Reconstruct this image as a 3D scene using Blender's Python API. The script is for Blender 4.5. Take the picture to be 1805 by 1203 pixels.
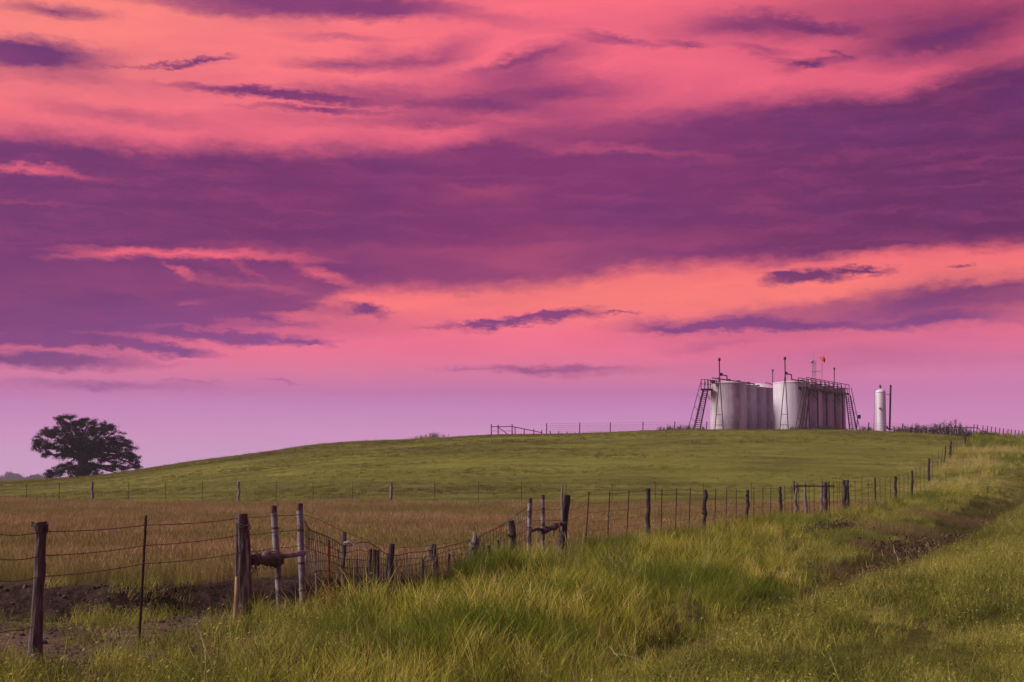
import bpy, math, random
import numpy as np
from mathutils import Vector, Matrix
random.seed(7); np.random.seed(7)
RNG = np.random.default_rng(11)
for o in list(bpy.data.objects): bpy.data.objects.remove(o)
S = bpy.context.scene
COL = S.collection
# ------------------------------------------------------------------ camera
F = 50.0/36.0*1805.0
PITCH = math.atan(233.5/F)
CAMZ = 1.8
cam = bpy.data.objects.new('camera', bpy.data.cameras.new('camera'))
COL.objects.link(cam)
cam.data.lens = 50; cam.data.sensor_width = 36
cam.data.clip_start = 0.1; cam.data.clip_end = 9000
cam.location = (0, 0, CAMZ)
cam.rotation_euler = (math.pi/2 + PITCH, 0, 0)
S.camera = cam
S.view_settings.view_transform = 'Standard'
S.view_settings.look = 'None'
S.view_settings.gamma = 1.0
S.view_settings.exposure = 0.5
EXPO = 2**0.5
SUN_AZ = math.radians(-98)      # measured from +Y towards +X: the afterglow is on the left
SUN_EL = math.radians(38)
SUN_STR = 4.2
SUN_COL = (1.0, 0.90, 0.78)
def ray(u, v):
    cx = (u-902.5)/F; cy = (601.5-v)/F
    return cx, math.cos(PITCH)-math.sin(PITCH)*cy, math.sin(PITCH)+math.cos(PITCH)*cy
def at(u, v, Y):
    dx, dy, dz = ray(u, v); s = Y/dy
    return Vector((dx*s, Y, CAMZ+dz*s))
def xu(u, Y): return at(u, 850, Y).x
def lin(c):
    r = []
    for k in c[:3]:
        k /= 255.0
        r.append(k/12.92 if k <= .04045 else ((k+.055)/1.055)**2.4)
    return tuple(r)+(1.0,)
class NT:
    """small helper to write node trees"""
    def __init__(s, tree): s.t = tree; s.t.nodes.clear()
    def n(s, typ, **kw):
        nd = s.t.nodes.new(typ)
        for k, v in kw.items(): setattr(nd, k, v)
        return nd
    def l(s, a, b): s.t.links.new(a, b)
    def setin(s, sock, v):
        if isinstance(v, bpy.types.NodeSocket): s.l(v, sock)
        else: sock.default_value = v
    def math(s, op, a, b=0.5, c=0.0, clamp=False):
        m = s.n('ShaderNodeMath', operation=op, use_clamp=clamp)
        s.setin(m.inputs[0], a); s.setin(m.inputs[1], b); s.setin(m.inputs[2], c)
        return m.outputs[0]
    def mix(s, f, a, b, mode='MIX'):
        m = s.n('ShaderNodeMix', data_type='RGBA', blend_type=mode)
        s.setin(m.inputs[0], f); s.setin(m.inputs[6], a); s.setin(m.inputs[7], b)
        return m.outputs[2]
    def noise(s, vec, scale, detail=4, rough=.55, dist=0.0, out='Fac'):
        m = s.n('ShaderNodeTexNoise'); m.inputs['Scale'].default_value = scale
        m.inputs['Detail'].default_value = detail; m.inputs['Roughness'].default_value = rough
        m.inputs['Distortion'].default_value = dist
        if vec is not None: s.l(vec, m.inputs['Vector'])
        return m.outputs[out]
    def ramp(s, f, stops, interp='LINEAR'):
        m = s.n('ShaderNodeValToRGB'); r = m.color_ramp; r.interpolation = interp
        while len(r.elements) > 1: r.elements.remove(r.elements[-1])
        r.elements[0].position = stops[0][0]; r.elements[0].color = stops[0][1]
        for p, c in stops[1:]:
            e = r.elements.new(p); e.color = c
        s.setin(m.inputs[0], f); return m.outputs[0]
    def mapr(s, v, a, b, c=0.0, d=1.0, smooth=True):
        m = s.n('ShaderNodeMapRange'); m.interpolation_type = 'SMOOTHSTEP' if smooth else 'LINEAR'
        s.setin(m.inputs[0], v)
        for i, k in enumerate((a, b, c, d)): s.setin(m.inputs[1+i], k)
        return m.outputs[0]
    def mapping(s, vec, loc=(0,0,0), rot=(0,0,0), scale=(1,1,1), typ='POINT'):
        m = s.n('ShaderNodeMapping', vector_type=typ); s.l(vec, m.inputs[0])
        m.inputs[1].default_value = loc; m.inputs[2].default_value = rot; m.inputs[3].default_value = scale
        return m.outputs[0]
# ------------------------------------------------------------------ sky
KS = 10.0
def skyc(u, v):
    dx, dy, dz = ray(u, v)
    return math.atan2(dx, dy)*KS, dz/math.hypot(dx, dy)*KS
PXU = KS/F
def build_world():
    W = bpy.data.worlds.new('World'); S.world = W; W.use_nodes = True
    N = NT(W.node_tree)
    tc = N.n('ShaderNodeTexCoord')
    sep = N.n('ShaderNodeSeparateXYZ'); N.l(tc.outputs['Generated'], sep.inputs[0])
    x, y, z = sep.outputs
    az = N.math('MULTIPLY', N.math('ARCTAN2', x, y), KS)
    hyp = N.math('SQRT', N.math('ADD', N.math('MULTIPLY', x, x), N.math('MULTIPLY', y, y)))
    el = N.math('MULTIPLY', N.math('DIVIDE', z, N.math('MAXIMUM', hyp, 0.02)), KS)
    el = N.math('MINIMUM', el, 30.0)
    cb = N.n('ShaderNodeCombineXYZ'); N.l(az, cb.inputs[0]); N.l(el, cb.inputs[1])
    P = cb.outputs[0]
    # ragged, wind-drawn edges: two scales of warping, longer along the horizon
    s1 = N.mapping(P, scale=(1.0, 3.2, 1)); s2 = N.mapping(P, scale=(1.0, 2.2, 1), loc=(7, 3, 0))
    w1 = N.n('ShaderNodeVectorMath', operation='SUBTRACT'); N.l(N.noise(s1, 1.1, 5, .6, out='Color'), w1.inputs[0]); w1.inputs[1].default_value = (.5,.5,.5)
    w2 = N.n('ShaderNodeVectorMath', operation='SUBTRACT'); N.l(N.noise(s2, 6.0, 6, .72, out='Color'), w2.inputs[0]); w2.inputs[1].default_value = (.5,.5,.5)
    a1 = N.n('ShaderNodeVectorMath', operation='MULTIPLY_ADD'); N.l(w1.outputs[0], a1.inputs[0]); a1.inputs[1].default_value = (.42,.18,0); N.l(P, a1.inputs[2])
    a2 = N.n('ShaderNodeVectorMath', operation='MULTIPLY_ADD'); N.l(w2.outputs[0], a2.inputs[0]); a2.inputs[1].default_value = (.27,.14,0); N.l(a1.outputs[0], a2.inputs[2])
    Q = a2.outputs[0]
    sq = N.n('ShaderNodeSeparateXYZ'); N.l(Q, sq.inputs[0]); qa, qe = sq.outputs[0], sq.outputs[1]
    # edges of the big cloud bank
    def curve(pts):
        fc = N.n('ShaderNodeFloatCurve'); c = fc.mapping.curves[0]
        A0, A1, E1 = -5.0, 5.0, 4.0
        P2 = [((skyc(u, v)[0]-A0)/(A1-A0), skyc(u, v)[1]/E1) for u, v in pts]
        c.points[0].location = (0.0, P2[0][1]); c.points[1].location = (1.0, P2[-1][1])
        for p in P2: c.points.new(*p)
        fc.mapping.update()
        N.l(N.mapr(qa, A0, A1, 0, 1, False), fc.inputs['Value'])
        return N.math('MULTIPLY', fc.outputs[0], E1)
    top = curve([(-100,205),(0,208),(150,222),(280,238),(380,232),(480,242),(640,236),(760,232),(850,205),(960,178),(1100,168),(1300,158),(1480,148),(1600,138),(1700,100),(1805,80),(1900,70)])
    bot = curve([(-100,600),(0,600),(200,590),(400,582),(540,560),(610,530),(760,528),(900,526),(1000,512),(1060,500),(1180,488),(1330,474),(1450,466),(1600,452),(1805,444),(1900,440)])
    dt = N.mapr(N.math('SUBTRACT', top, qe), -.05, .26)
    db = N.mapr(N.math('SUBTRACT', qe, bot), -.03, .16)
    D = N.math('MULTIPLY', dt, db)
    def blobs(base, lst, src=Q):
        for (u, v, ru, rv, ang, w) in lst:
            a, e = skyc(u, v)
            m = N.mapping(src, (a, e, 0), (0, 0, math.radians(-ang)), (ru*PXU*1.35, rv*PXU*1.5, 1.0), 'TEXTURE')
            g = N.n('ShaderNodeTexGradient', gradient_type='SPHERICAL'); N.l(m, g.inputs[0])
            base = N.math('MULTIPLY_ADD', g.outputs['Fac'], w, base)
        return base
    # magenta thinner places and bright tears inside the bank
    D = N.math('MULTIPLY', D, 1.20)
    D = blobs(D, [(330,449,220,9,0,-1.0),(420,470,60,6,24,-.3),(180,455,90,9,-6,-.7),(60,300,150,9,4,-1.15),(560,480,60,10,14,-.8),(318,478,26,6,25,-.7),
        (60,362,220,6,0,-.35),(1150,330,400,20,-1,-.10),(1400,405,400,12,-1,-.12),(420,500,120,8,6,-.25),(660,305,160,14,0,-.28),(850,340,120,24,0,-.3),(1000,395,500,50,0,-.12),
        (1150,268,280,9,5,-.35),(1350,290,160,10,5,-.22),(700,440,330,44,0,-.22),(950,470,300,50,-3,-.30),(520,500,140,26,0,-.25),
        (930,220,220,60,0,-.36),(1150,215,240,50,0,-.22),(180,500,280,50,0,-.2),(330,535,60,8,0,-.8),(190,545,50,8,0,-.6),(40,530,40,10,0,-.4),(300,520,500,40,0,-.10),(430,575,160,8,2,-.5),(250,575,90,6,0,-.4),(520,600,120,10,0,-.3),(420,440,160,16,0,-.3),(480,548,140,9,0,-.6),(1350,425,500,12,-1,-.18),
        (60,597,180,7,0,-.9),(230,618,160,5,2,-.6),(420,566,120,4,3,-.8),(1450,240,200,70,0,.12),(1680,260,300,110,0,.22),(150,270,340,50,0,.15),(1650,380,300,50,0,.2),(450,400,400,28,0,.12)])
    D = N.math('MAXIMUM', D, 0.0)
    D = blobs(D, [(480,0,280,24,0,1.05),(640,8,190,22,0,.75),(420,18,140,16,6,.4),(105,21,95,13,0,1.0),(20,93,170,22,-3,1.15),(60,108,120,30,0,.7),(350,108,56,5,-10,1.2),(280,115,90,3,-4,.6),
        (620,113,120,14,-3,.9),(770,95,90,22,-14,.75),(670,85,40,12,0,.4),(985,90,95,20,-10,.7),(900,108,90,10,-14,.5),(1060,72,60,7,10,.5),(930,120,120,20,-6,.6),(1100,70,90,6,12,.7),(1205,80,40,7,14,.7),
        (1320,42,110,20,5,.62),(1440,48,80,10,14,.5),(1250,60,150,20,0,.4),(1330,90,70,8,8,.55),(1440,115,60,9,-6,.7),(1400,112,80,5,12,.5),(1480,95,30,3,20,.5),(1640,88,160,26,-3,.6),(1720,45,190,26,-6,.6),(1600,70,300,50,0,.35),(1500,55,160,14,-3,.3),
        (870,172,190,44,0,.75),(980,165,150,34,0,.5),(1130,150,160,26,0,.3),(560,215,300,22,0,.35),(700,182,230,16,2,.6),(480,168,170,9,4,1.3),(560,197,130,5,0,.9),(620,160,120,14,0,.45),(750,215,150,12,0,.5),(200,145,230,26,0,.28),(190,200,160,14,4,.5),
        (1400,22,400,30,0,.25),(1650,20,300,40,0,.35),(850,30,120,16,8,.4),(600,62,100,7,0,.5),
        (1430,485,80,12,-2,1.7),(1380,482,40,5,8,.8),(1535,477,46,6,5,1.2),(1697,468,14,4,0,1.0),(940,568,115,7,-6,1.3),(1000,555,60,6,-9,1.0),(830,575,100,4,0,.8),(1090,556,42,3,0,.9),(715,470,1,1,0,0),
        (1480,556,380,28,-4,.5),(1640,530,330,30,-6,.42),(1850,530,330,50,0,.5),(1250,571,170,12,-1,.75),(1420,572,240,8,0,.5),(1680,566,120,13,0,.6),(1180,580,90,7,-4,.4),(1380,545,160,14,-7,.25),(1740,504,140,10,-3,.35),
        (310,563,380,30,0,.75),(150,560,260,40,0,.45),(90,585,200,14,0,.6),(200,610,150,11,2,1.5),(300,617,70,9,0,.6),(60,634,190,12,0,1.5),(0,602,120,14,0,.8),(430,592,120,8,2,1.3),(560,601,50,4,4,.8),(640,543,52,8,14,1.1),(590,545,60,10,4,.5),(520,570,60,8,0,.4),
        (190,676,170,8,0,.65),(340,668,60,3,3,.6),(490,672,40,3,6,.6),(980,652,170,9,0,.6),(930,655,60,8,0,.4),(1020,646,60,6,0,.5),(1500,610,260,20,0,.35),(1550,640,400,20,0,.3),(1250,610,90,8,-4,.3),(820,655,60,3,0,.4)])
    # beyond the frame the same kind of banks go on
    far = N.noise(N.mapping(P, scale=(.42, 1.3, 1), loc=(3, 5, 0)), .55, 5, .6)
    far = N.mapr(far, .42, .62)
    outm = N.math('MAXIMUM', N.mapr(N.math('ABSOLUTE', az), 3.9, 5.0), N.mapr(el, 3.6, 4.6))
    D = N.mix(outm, D, far)
    # fine tone: drawn-out streaks and soft mottling
    st = N.noise(N.mapping(Q, scale=(.5, 3.4, 1), rot=(0, 0, math.radians(3))), 1.7, 7, .62, .5)
    mo = N.noise(N.mapping(Q, scale=(.8, 1.5, 1), loc=(2, 9, 0)), 1.3, 5, .55)
    amp = N.mapr(el, .45, 1.3, .25, 1.0)
    D = N.math('MULTIPLY_ADD', N.math('MULTIPLY_ADD', st, .46, -.23), amp, D)
    D = N.math('MULTIPLY_ADD', N.math('MULTIPLY_ADD', mo, .24, -.12), amp, D)
    fine0 = N.noise(N.mapping(Q, scale=(.6, 5.0, 1), loc=(5, 1, 0), rot=(0, 0, math.radians(-2))), 2.4, 8, .68, .4)
    D = N.math('MULTIPLY_ADD', N.math('MULTIPLY_ADD', fine0, .32, -.16), amp, D)
    D = N.mapr(D, -.08, 1.06, 0, 1, False)
    D = N.math('SMOOTH_MIN', N.math('MAXIMUM', D, 0.0), 1.0, .25)
    H = N.mapr(N.math('MULTIPLY_ADD', qe, .35, N.math('MULTIPLY', el, .65)), 0, 3.45, 0, 1, False)
    def hv(v): return max(0.0, min(1.0, skyc(902, v)[1]/3.45))
    bright = N.ramp(H, [(hv(836), lin((210,156,202))), (hv(765), lin((208,146,194))), (hv(715), lin((198,132,184))), (hv(692), lin((196,120,172))), (hv(656), lin((222,122,158))),
        (hv(622), lin((238,116,148))), (hv(585), lin((246,114,140))), (hv(540), lin((254,120,126))), (hv(470), lin((250,106,124))), (hv(300), lin((246,104,130))), (hv(150), lin((250,108,132))), (hv(30), lin((252,112,130)))])
    # upper left glows orange, upper right goes rose
    lf = N.math('MULTIPLY', N.mapr(az, .6, -3.6), N.mapr(el, 1.9, 3.2))
    bright = N.mix(N.math('MULTIPLY', lf, .55), bright, lin((255,152,124)))
    rt = N.math('MULTIPLY', N.mapr(az, .6, 3.4), N.mapr(el, 2.3, 3.3))
    bright = N.mix(N.math('MULTIPLY', rt, .85), bright, lin((212,84,116)))
    or_ = N.math('MULTIPLY', N.mapr(az, -1.6, .6), N.mapr(N.math('ABSOLUTE', N.math('SUBTRACT', qe, 1.28)), .42, .0))
    bright = N.mix(N.math('MULTIPLY', or_, .5), bright, lin((255,134,112)))
    rl = N.math('MULTIPLY', N.mapr(az, .6, 3.4), N.mapr(el, 1.15, .5))
    bright = N.mix(N.math('MULTIPLY', rl, .5), bright, lin((212,130,180)))
    dark = N.ramp(H, [(hv(836), lin((172,112,172))), (hv(700), lin((152,92,152))), (hv(610), lin((134,72,138))), (hv(520), lin((116,54,116))), (hv(420), lin((106,46,104))), (hv(300), lin((106,46,104))), (hv(200), lin((112,50,108))), (hv(60), lin((124,58,116)))])
    dark = N.mix(N.math('MULTIPLY', N.mapr(az, .4, 3.6), N.mapr(el, .9, 1.7)), dark, lin((90,40,94)))
    dark = N.mix(N.math('MULTIPLY', N.mapr(N.math('ABSOLUTE', N.math('SUBTRACT', az, .3)), 2.4, .2), .30), dark, lin((136,54,112)))
    dark = N.mix(N.math('MULTIPLY', N.mapr(az, -1.4, -3.6), .6), dark, lin((104,54,112)))
    fine = fine0
    dark = N.mix(N.math('MULTIPLY', N.mapr(fine, .40, .76), .50), dark, lin((158,66,118)))
    dark = N.mix(N.math('MULTIPLY', N.mapr(mo, .52, .34), .35), dark, lin((88,46,112)))
    bright = N.mix(N.math('MULTIPLY', N.math('MULTIPLY', N.mapr(fine, .50, .30), amp), .30), bright, lin((222,92,128)))
    col = N.mix(D, bright, dark)
    # high overhead and far round the back the sky cools towards the dusk blue
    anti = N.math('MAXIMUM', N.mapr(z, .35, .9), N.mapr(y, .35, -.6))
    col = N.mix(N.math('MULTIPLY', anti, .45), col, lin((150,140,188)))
    zen = N.mapr(z, .45, 1.0)
    nis = N.n('ShaderNodeTexSky'); nis.sky_type = 'NISHITA'; nis.sun_disc = False
    nis.sun_elevation = math.radians(4); nis.sun_rotation = SUN_AZ
    nsc = N.n('ShaderNodeVectorMath', operation='SCALE'); N.l(nis.outputs[0], nsc.inputs[0]); nsc.inputs[3].default_value = 0.10
    col = N.mix(N.math('MULTIPLY', zen, .45), col, nsc.outputs[0])
    below = N.mapr(z, -.02, -.0005, 1, 0)
    col = N.mix(below, col, (.10,.07,.08,1))
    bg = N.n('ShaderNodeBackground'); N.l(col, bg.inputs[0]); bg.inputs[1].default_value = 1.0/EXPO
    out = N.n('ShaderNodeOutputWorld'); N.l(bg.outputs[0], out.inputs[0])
    W.cycles.sampling_method = 'MANUAL'; W.cycles.sample_map_resolution = 512
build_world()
sd = bpy.data.lights.new('sun', 'SUN'); sd.energy = SUN_STR; sd.angle = math.radians(24); sd.color = SUN_COL
sun = bpy.data.objects.new('sun', sd); COL.objects.link(sun)
sdir = Vector((math.sin(SUN_AZ)*math.cos(SUN_EL), math.cos(SUN_AZ)*math.cos(SUN_EL), math.sin(SUN_EL)))
sun.rotation_euler = sdir.to_track_quat('Z', 'Y').to_euler(); sun.location = (-60, 0, 60)
S.cycles.max_bounces = 5; S.cycles.diffuse_bounces = 3; S.cycles.glossy_bounces = 2; S.cycles.transmission_bounces = 3
S.cycles.caustics_reflective = False; S.cycles.caustics_refractive = False
# ------------------------------------------------------------------ numeric noise
def _h(ix, iy, s):
    n = (ix.astype(np.int64)*374761393 + iy.astype(np.int64)*668265263 + s*974711) & 0xffffffff
    n = ((n ^ (n >> 13))*1274126177) & 0xffffffff
    return ((n ^ (n >> 16)) & 0xffff)/65535.0
def vn(x, y, s=0):
    x = np.asarray(x, float); y = np.asarray(y, float)
    ix = np.floor(x); iy = np.floor(y); fx = x-ix; fy = y-iy
    fx = fx*fx*(3-2*fx); fy = fy*fy*(3-2*fy)
    a = _h(ix, iy, s); b = _h(ix+1, iy, s); c = _h(ix, iy+1, s); d = _h(ix+1, iy+1, s)
    return (a*(1-fx)+b*fx)*(1-fy)+(c*(1-fx)+d*fx)*fy
def fbm(x, y, o=4, s=0):
    r = 0; a = .5; t = 0
    for k in range(o):
        r = r+a*vn(x*2**k, y*2**k, s+k*17); t += a; a *= .5
    return r/t-.5
def sm(x, a, b):
    t = np.clip((np.asarray(x, float)-a)/(b-a), 0, 1); return t*t*(3-2*t)
# ------------------------------------------------------------------ the lie of the land
U2Y = [(-400,11),(-100,13.0),(70,14.3),(255,16.4),(428,19.5),(490,20.7),(535,21.6),(605,23.6),(700,26.2),(800,28.9),(935,33),(1000,34.6),(1038,36.2),(1075,37.9),(1142,41),(1240,46.5),
       (1315,52),(1375,58),(1420,63),(1490,71),(1577,87),(1606,94),(1637,103),(1676,118),(1702,134),(1715,150),(1722,190)]
def FY(u): return float(np.interp(u, [a for a, b in U2Y], [b for a, b in U2Y]))
_fp = [(xu(u, Y), Y) for u, Y in U2Y if u > -200]
_fp = [(-9.0, 2.0)]+_fp+[(95.0, 260.0)]
_fY = np.array([b for a, b in _fp]); _fX = np.array([a for a, b in _fp])
def fx(Y): return np.interp(Y, _fY, _fX)
def rx(Y): return np.interp(Y, [0,12,15,19.5,25,30,40,60,91,150,300], [-1.5,.3,1.2,2.9,5.6,7.8,12,20.0,32.5,60,130])
def tx(Y): return np.interp(Y, [0,12,15,19.5,25,30,35,45,58,70,90,150,300], [-1.5,.4,1.3,3.0,5.2,6.2,7.4,9.8,13.6,18.5,30.5,60,130])
def ffY(x): return np.interp(x, [-60,-34,16,40], [100,95.5,82,74])     # far field fence line
_cu = [-900,-300,0,100,180,250,330,400,480,560,620,700,770,860,1000,1100,1200,1350,1500,1560,1680,1750,1805,2100,3000]
_cv = [866,858,852,846,838,828.5,816,807,796,784.5,780,777,774.5,768.5,767,764,760,760,760.5,763,768,771,774,790,810]
def H(x, Y):
    x = np.asarray(x, float); Y = np.asarray(Y, float)
    Ys = np.maximum(Y, 30.0)
    u = 902.5 + x/Ys*F*1.0043
    cv = np.interp(u, _cu, _cv)
    cv = (cv+np.interp(u-25, _cu, _cv)+np.interp(u+25, _cu, _cv))/3
    Yc = 166.0
    zc = CAMZ+(835-cv)*Yc/F
    s = np.clip((Y-88)/(Yc-88), 0, 1)
    f = np.where(s < .16, s*s/.16*.92, 0); lo = .16*.92
    s2 = (s-.16)/.84
    f = np.where(s >= .16, lo+(1-lo)*(1-(1-np.clip(s2,0,1))**1.75), f)
    back = sm(Y, 205, 420)
    z = -.18+(zc+.18)*f
    tab = sm(Y, Yc, Yc+8)*sm(u, 1120, 1240)*.18*0
    z = z+tab
    z = z*(1-back)+(-4.0)*back
    z = z-2.0*sm(Y, 400, 900)
    # right-hand verge rises a little sooner than the field
    side = sm(x-fx(Y), -1.5, 5)
    z = z+side*(.22*sm(Y, 40, 62)*(1-sm(Y, 90, 130))+.35*sm(Y, 62, 92)*(1-sm(Y, 100, 140)))
    d = x-rx(Y)
    near = 1-sm(Y, 120, 170)
    z = z+near*(.42*sm(d, .0, 2.6)-.44*np.exp(-((d+.3)/1.2)**2))*sm(Y, 9, 20)
    # gully behind the fence, running under it at the water gap
    gc = np.interp(x, [-30,-12,-7,-4.6,-3,-1.2,.6,3], [23.2,22.6,22.4,23.0,24.2,26.0,27.6,28.5])
    gn = fbm(x*.9, Y*.9, 3, 5)
    g = Y-gc+gn*1.1
    dep = 1.10*(1-sm(x, -1.6, 1.8))
    prof = sm(g, -3.4, -.9)*(1-sm(g, 1.3, 2.4))
    z = z-dep*prof
    z = z+.10*np.exp(-((g-3.0)/.8)**2)*(1-sm(x, -1.5, 1))
    dd = (1-sm(x, -1.6, 1.8))*np.clip(prof*1.4, 0, 1)
    z = z+dd*(.26*np.abs(fbm(x*2.2, Y*2.2, 3, 61))+.16*fbm(x*6, Y*6, 2, 62))
    # general lumps
    z = z+fbm(x*.35, Y*.35, 4, 1)*.16*(1-sm(Y, 60, 100)*.2)+fbm(x*1.8, Y*1.8, 3, 2)*.06*(1-sm(Y, 60, 100))
    z = z+fbm(x*.06, Y*.06, 3, 3)*.35*sm(Y, 60, 110)*(1-sm(Y, 140, 160))
    return z
def h(x, Y): return float(H(x, Y))
def zones(x, Y):
    n = fbm(x*.5, Y*.5, 4, 21); n2 = fbm(x*.12, Y*.12, 3, 31)
    left = sm(fx(Y)-x+n*1.2, -.3, .5)
    brown = left*sm(Y+n*2.0, 24.6, 26.2)*(1-sm(Y-ffY(x)+n*1.5, -1.2, .4))*(1-sm(x-fx(Y)+3, 0, 3)*0)
    brown = np.maximum(brown, 0)
    gc = np.interp(x, [-30,-12,-7,-4.6,-3,-1.2,.6,3], [23.2,22.6,22.4,23.0,24.2,26.0,27.6,28.5])
    g = Y-gc
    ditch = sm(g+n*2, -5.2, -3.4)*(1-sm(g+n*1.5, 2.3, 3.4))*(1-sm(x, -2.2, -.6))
    dirt = sm(-x+n*3.5, 2.2, 3.8)*sm(Y+n*3.4, 13.9, 15.3)*(1-sm(Y+n*2, 19.6, 21))
    verge = sm(x-tx(Y)+n*2.6, -.4, .9)*(1-sm(Y, 120, 150))
    return dict(brown=brown, ditch=ditch, dirt=dirt, verge=verge, left=left, n=n, n2=n2)
# ------------------------------------------------------------------ object helpers
def tag(o, label=None, cat=None, group=None, kind=None):
    if label: o['label'] = label
    if cat: o['category'] = cat
    if group: o['group'] = group
    if kind: o['kind'] = kind
    return o
def empty(name, loc, label, cat, group=None):
    o = bpy.data.objects.new(name, None); o.empty_display_size = .3; COL.objects.link(o)
    o.location = loc; return tag(o, label, cat, group)
class MB:
    def __init__(s): s.v = []; s.f = []; s.sm = []
    def add(s, vs, fs, smooth=False):
        b = len(s.v); s.v += [tuple(p) for p in vs]
        for q in fs: s.f.append(tuple(i+b for i in q)); s.sm.append(smooth)
        return s
    def tube(s, pts, rad, sides=6, cap=True, jit=0.0, smooth=True, up=None):
        pts = [Vector(p) for p in pts]; n = len(pts)
        if not hasattr(rad, '__len__'): rad = [rad]*n
        t0 = (pts[-1]-pts[0]).normalized()
        ref = Vector((0, 0, 1)) if abs(t0.z) < .8 else Vector((0, 1, 0))
        vs = []
        for i, p in enumerate(pts):
            t = (pts[min(i+1, n-1)]-pts[max(i-1, 0)])
            t = t.normalized() if t.length > 1e-9 else t0
            a = t.cross(ref).normalized(); b = t.cross(a).normalized()
            for k in range(sides):
                an = 2*math.pi*k/sides
                r = rad[i]*(1+jit*random.uniform(-1, 1))
                vs.append(p+a*math.cos(an)*r+b*math.sin(an)*r)
        fs = [(i*sides+k, i*sides+(k+1) % sides, (i+1)*sides+(k+1) % sides, (i+1)*sides+k) for i in range(n-1) for k in range(sides)]
        s.add(vs, fs, smooth)
        if cap:
            s.add(vs[:sides], [tuple(range(sides))[::-1]]); s.add(vs[-sides:], [tuple(range(sides))])
        return s
    def box(s, c, d, rot=None):
        c = Vector(c); vs = []
        for sx in (-1, 1):
            for sy in (-1, 1):
                for sz in (-1, 1):
                    p = Vector((sx*d[0]/2, sy*d[1]/2, sz*d[2]/2))
                    if rot is not None: p = rot @ p
                    vs.append(c+p)
        return s.add(vs, [(0,1,3,2),(4,6,7,5),(0,4,5,1),(2,3,7,6),(0,2,6,4),(1,5,7,3)])
    def bar(s, a, b, w, t=None):
        a = Vector(a); b = Vector(b); t = t or w
        d = b-a; L = d.length
        rot = d.to_track_quat('Z', 'Y').to_matrix()
        return s.box((a+b)/2, (w, t, L), rot)
    def lathe(s, c, prof, sides=32, smooth=True):
        c = Vector(c); vs = []
        for r, z in prof:
            for k in range(sides):
                an = 2*math.pi*k/sides; vs.append(c+Vector((r*math.cos(an), r*math.sin(an), z)))
        n = len(prof)
        return s.add(vs, [(i*sides+k, i*sides+(k+1) % sides, (i+1)*sides+(k+1) % sides, (i+1)*sides+k) for i in range(n-1) for k in range(sides)], smooth)
    def build(s, name, mat, parent=None, kind=None, label=None, origin=None):
        me = bpy.data.meshes.new(name)
        off = Vector(parent.location) if parent is not None else Vector((0, 0, 0))
        if parent is not None and parent.parent is not None: off = off+parent.parent.location
        if origin is not None: off = Vector(origin)
        me.from_pydata([tuple(Vector(p)-off) for p in s.v], [], s.f); me.update()
        me.polygons.foreach_set('use_smooth', s.sm)
        me.materials.append(mat)
        o = bpy.data.objects.new(name, me); COL.objects.link(o)
        if parent is not None: o.parent = parent
        elif origin is not None: o.location = origin
        return tag(o, label=label, kind=kind)
# ------------------------------------------------------------------ materials
def newmat(name):
    m = bpy.data.materials.new(name); m.use_nodes = True; return m, NT(m.node_tree)
def surf(name, stops, scale=6, stretch=(1,1,1), rough=.8, bump=.4, detail=6, metal=0.0, dist=.3, second=None, bscale=None):
    m, N = newmat(name)
    tc = N.n('ShaderNodeTexCoord'); V = N.mapping(tc.outputs['Object'], scale=stretch)
    f = N.noise(V, scale, detail, .62, dist)
    c = N.ramp(f, [(p, tuple(k)+(1,)) for p, k in stops])
    if second:
        col, sc, lo, hi, amt = second
        f2 = N.mapr(N.noise(tc.outputs['Object'], sc, 5, .6), lo, hi)
        c = N.mix(N.math('MULTIPLY', f2, amt), c, tuple(col)+(1,))
    b = N.n('ShaderNodeBsdfPrincipled'); N.l(c, b.inputs['Base Color'])
    b.inputs['Roughness'].default_value = rough; b.inputs['Metallic'].default_value = metal
    bp = N.n('ShaderNodeBump'); bp.inputs['Strength'].default_value = bump; bp.inputs['Distance'].default_value = .02
    N.l(N.noise(V, bscale or scale*2.2, 6, .65), bp.inputs['Height']); N.l(bp.outputs[0], b.inputs['Normal'])
    o = N.n('ShaderNodeOutputMaterial'); N.l(b.outputs[0], o.inputs[0]); return m
M = {}
M['old_wood'] = surf('old_wood', [(.3,(.018,.012,.012)),(.5,(.055,.036,.035)),(.72,(.15,.108,.10))], 9, (4,4,.5), .9, .8)
M['pale_wood'] = surf('pale_wood', [(.3,(.05,.042,.04)),(.55,(.13,.11,.11)),(.75,(.24,.21,.22))], 9, (4,4,.6), .9, .7)
M['dark_wood'] = surf('dark_wood', [(.35,(.008,.005,.006)),(.6,(.026,.017,.017)),(.8,(.065,.043,.042))], 9, (4,4,.5), .9, .8)
M['stake'] = surf('stake_wood', [(.3,(.20,.13,.06)),(.7,(.42,.30,.15))], 8, (3,3,.6), .85, .5)
M['rust'] = surf('rusty_steel', [(.35,(.018,.007,.006)),(.6,(.045,.015,.012)),(.8,(.09,.03,.02))], 14, (1,1,1), .75, .3)
M['wire'] = surf('rusty_wire', [(.3,(.030,.014,.012)),(.7,(.085,.040,.030))], 20, (1,1,1), .6, .1)
M['pipe'] = surf('weathered_pipe', [(.3,(.07,.065,.075)),(.55,(.16,.15,.17)),(.75,(.28,.27,.30))], 5, (2,2,1.2), .6, .25, second=((.03,.02,.02),4,.5,.62,.85))
M['red'] = surf('red_paint', [(.3,(.14,.012,.008)),(.7,(.34,.03,.015))], 8, (1,1,1), .6, .2)
M['dark_steel'] = surf('dark_painted_steel', [(.3,(.010,.004,.007)),(.7,(.026,.011,.016))], 5, (1,1,1), .6, .15)
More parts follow.
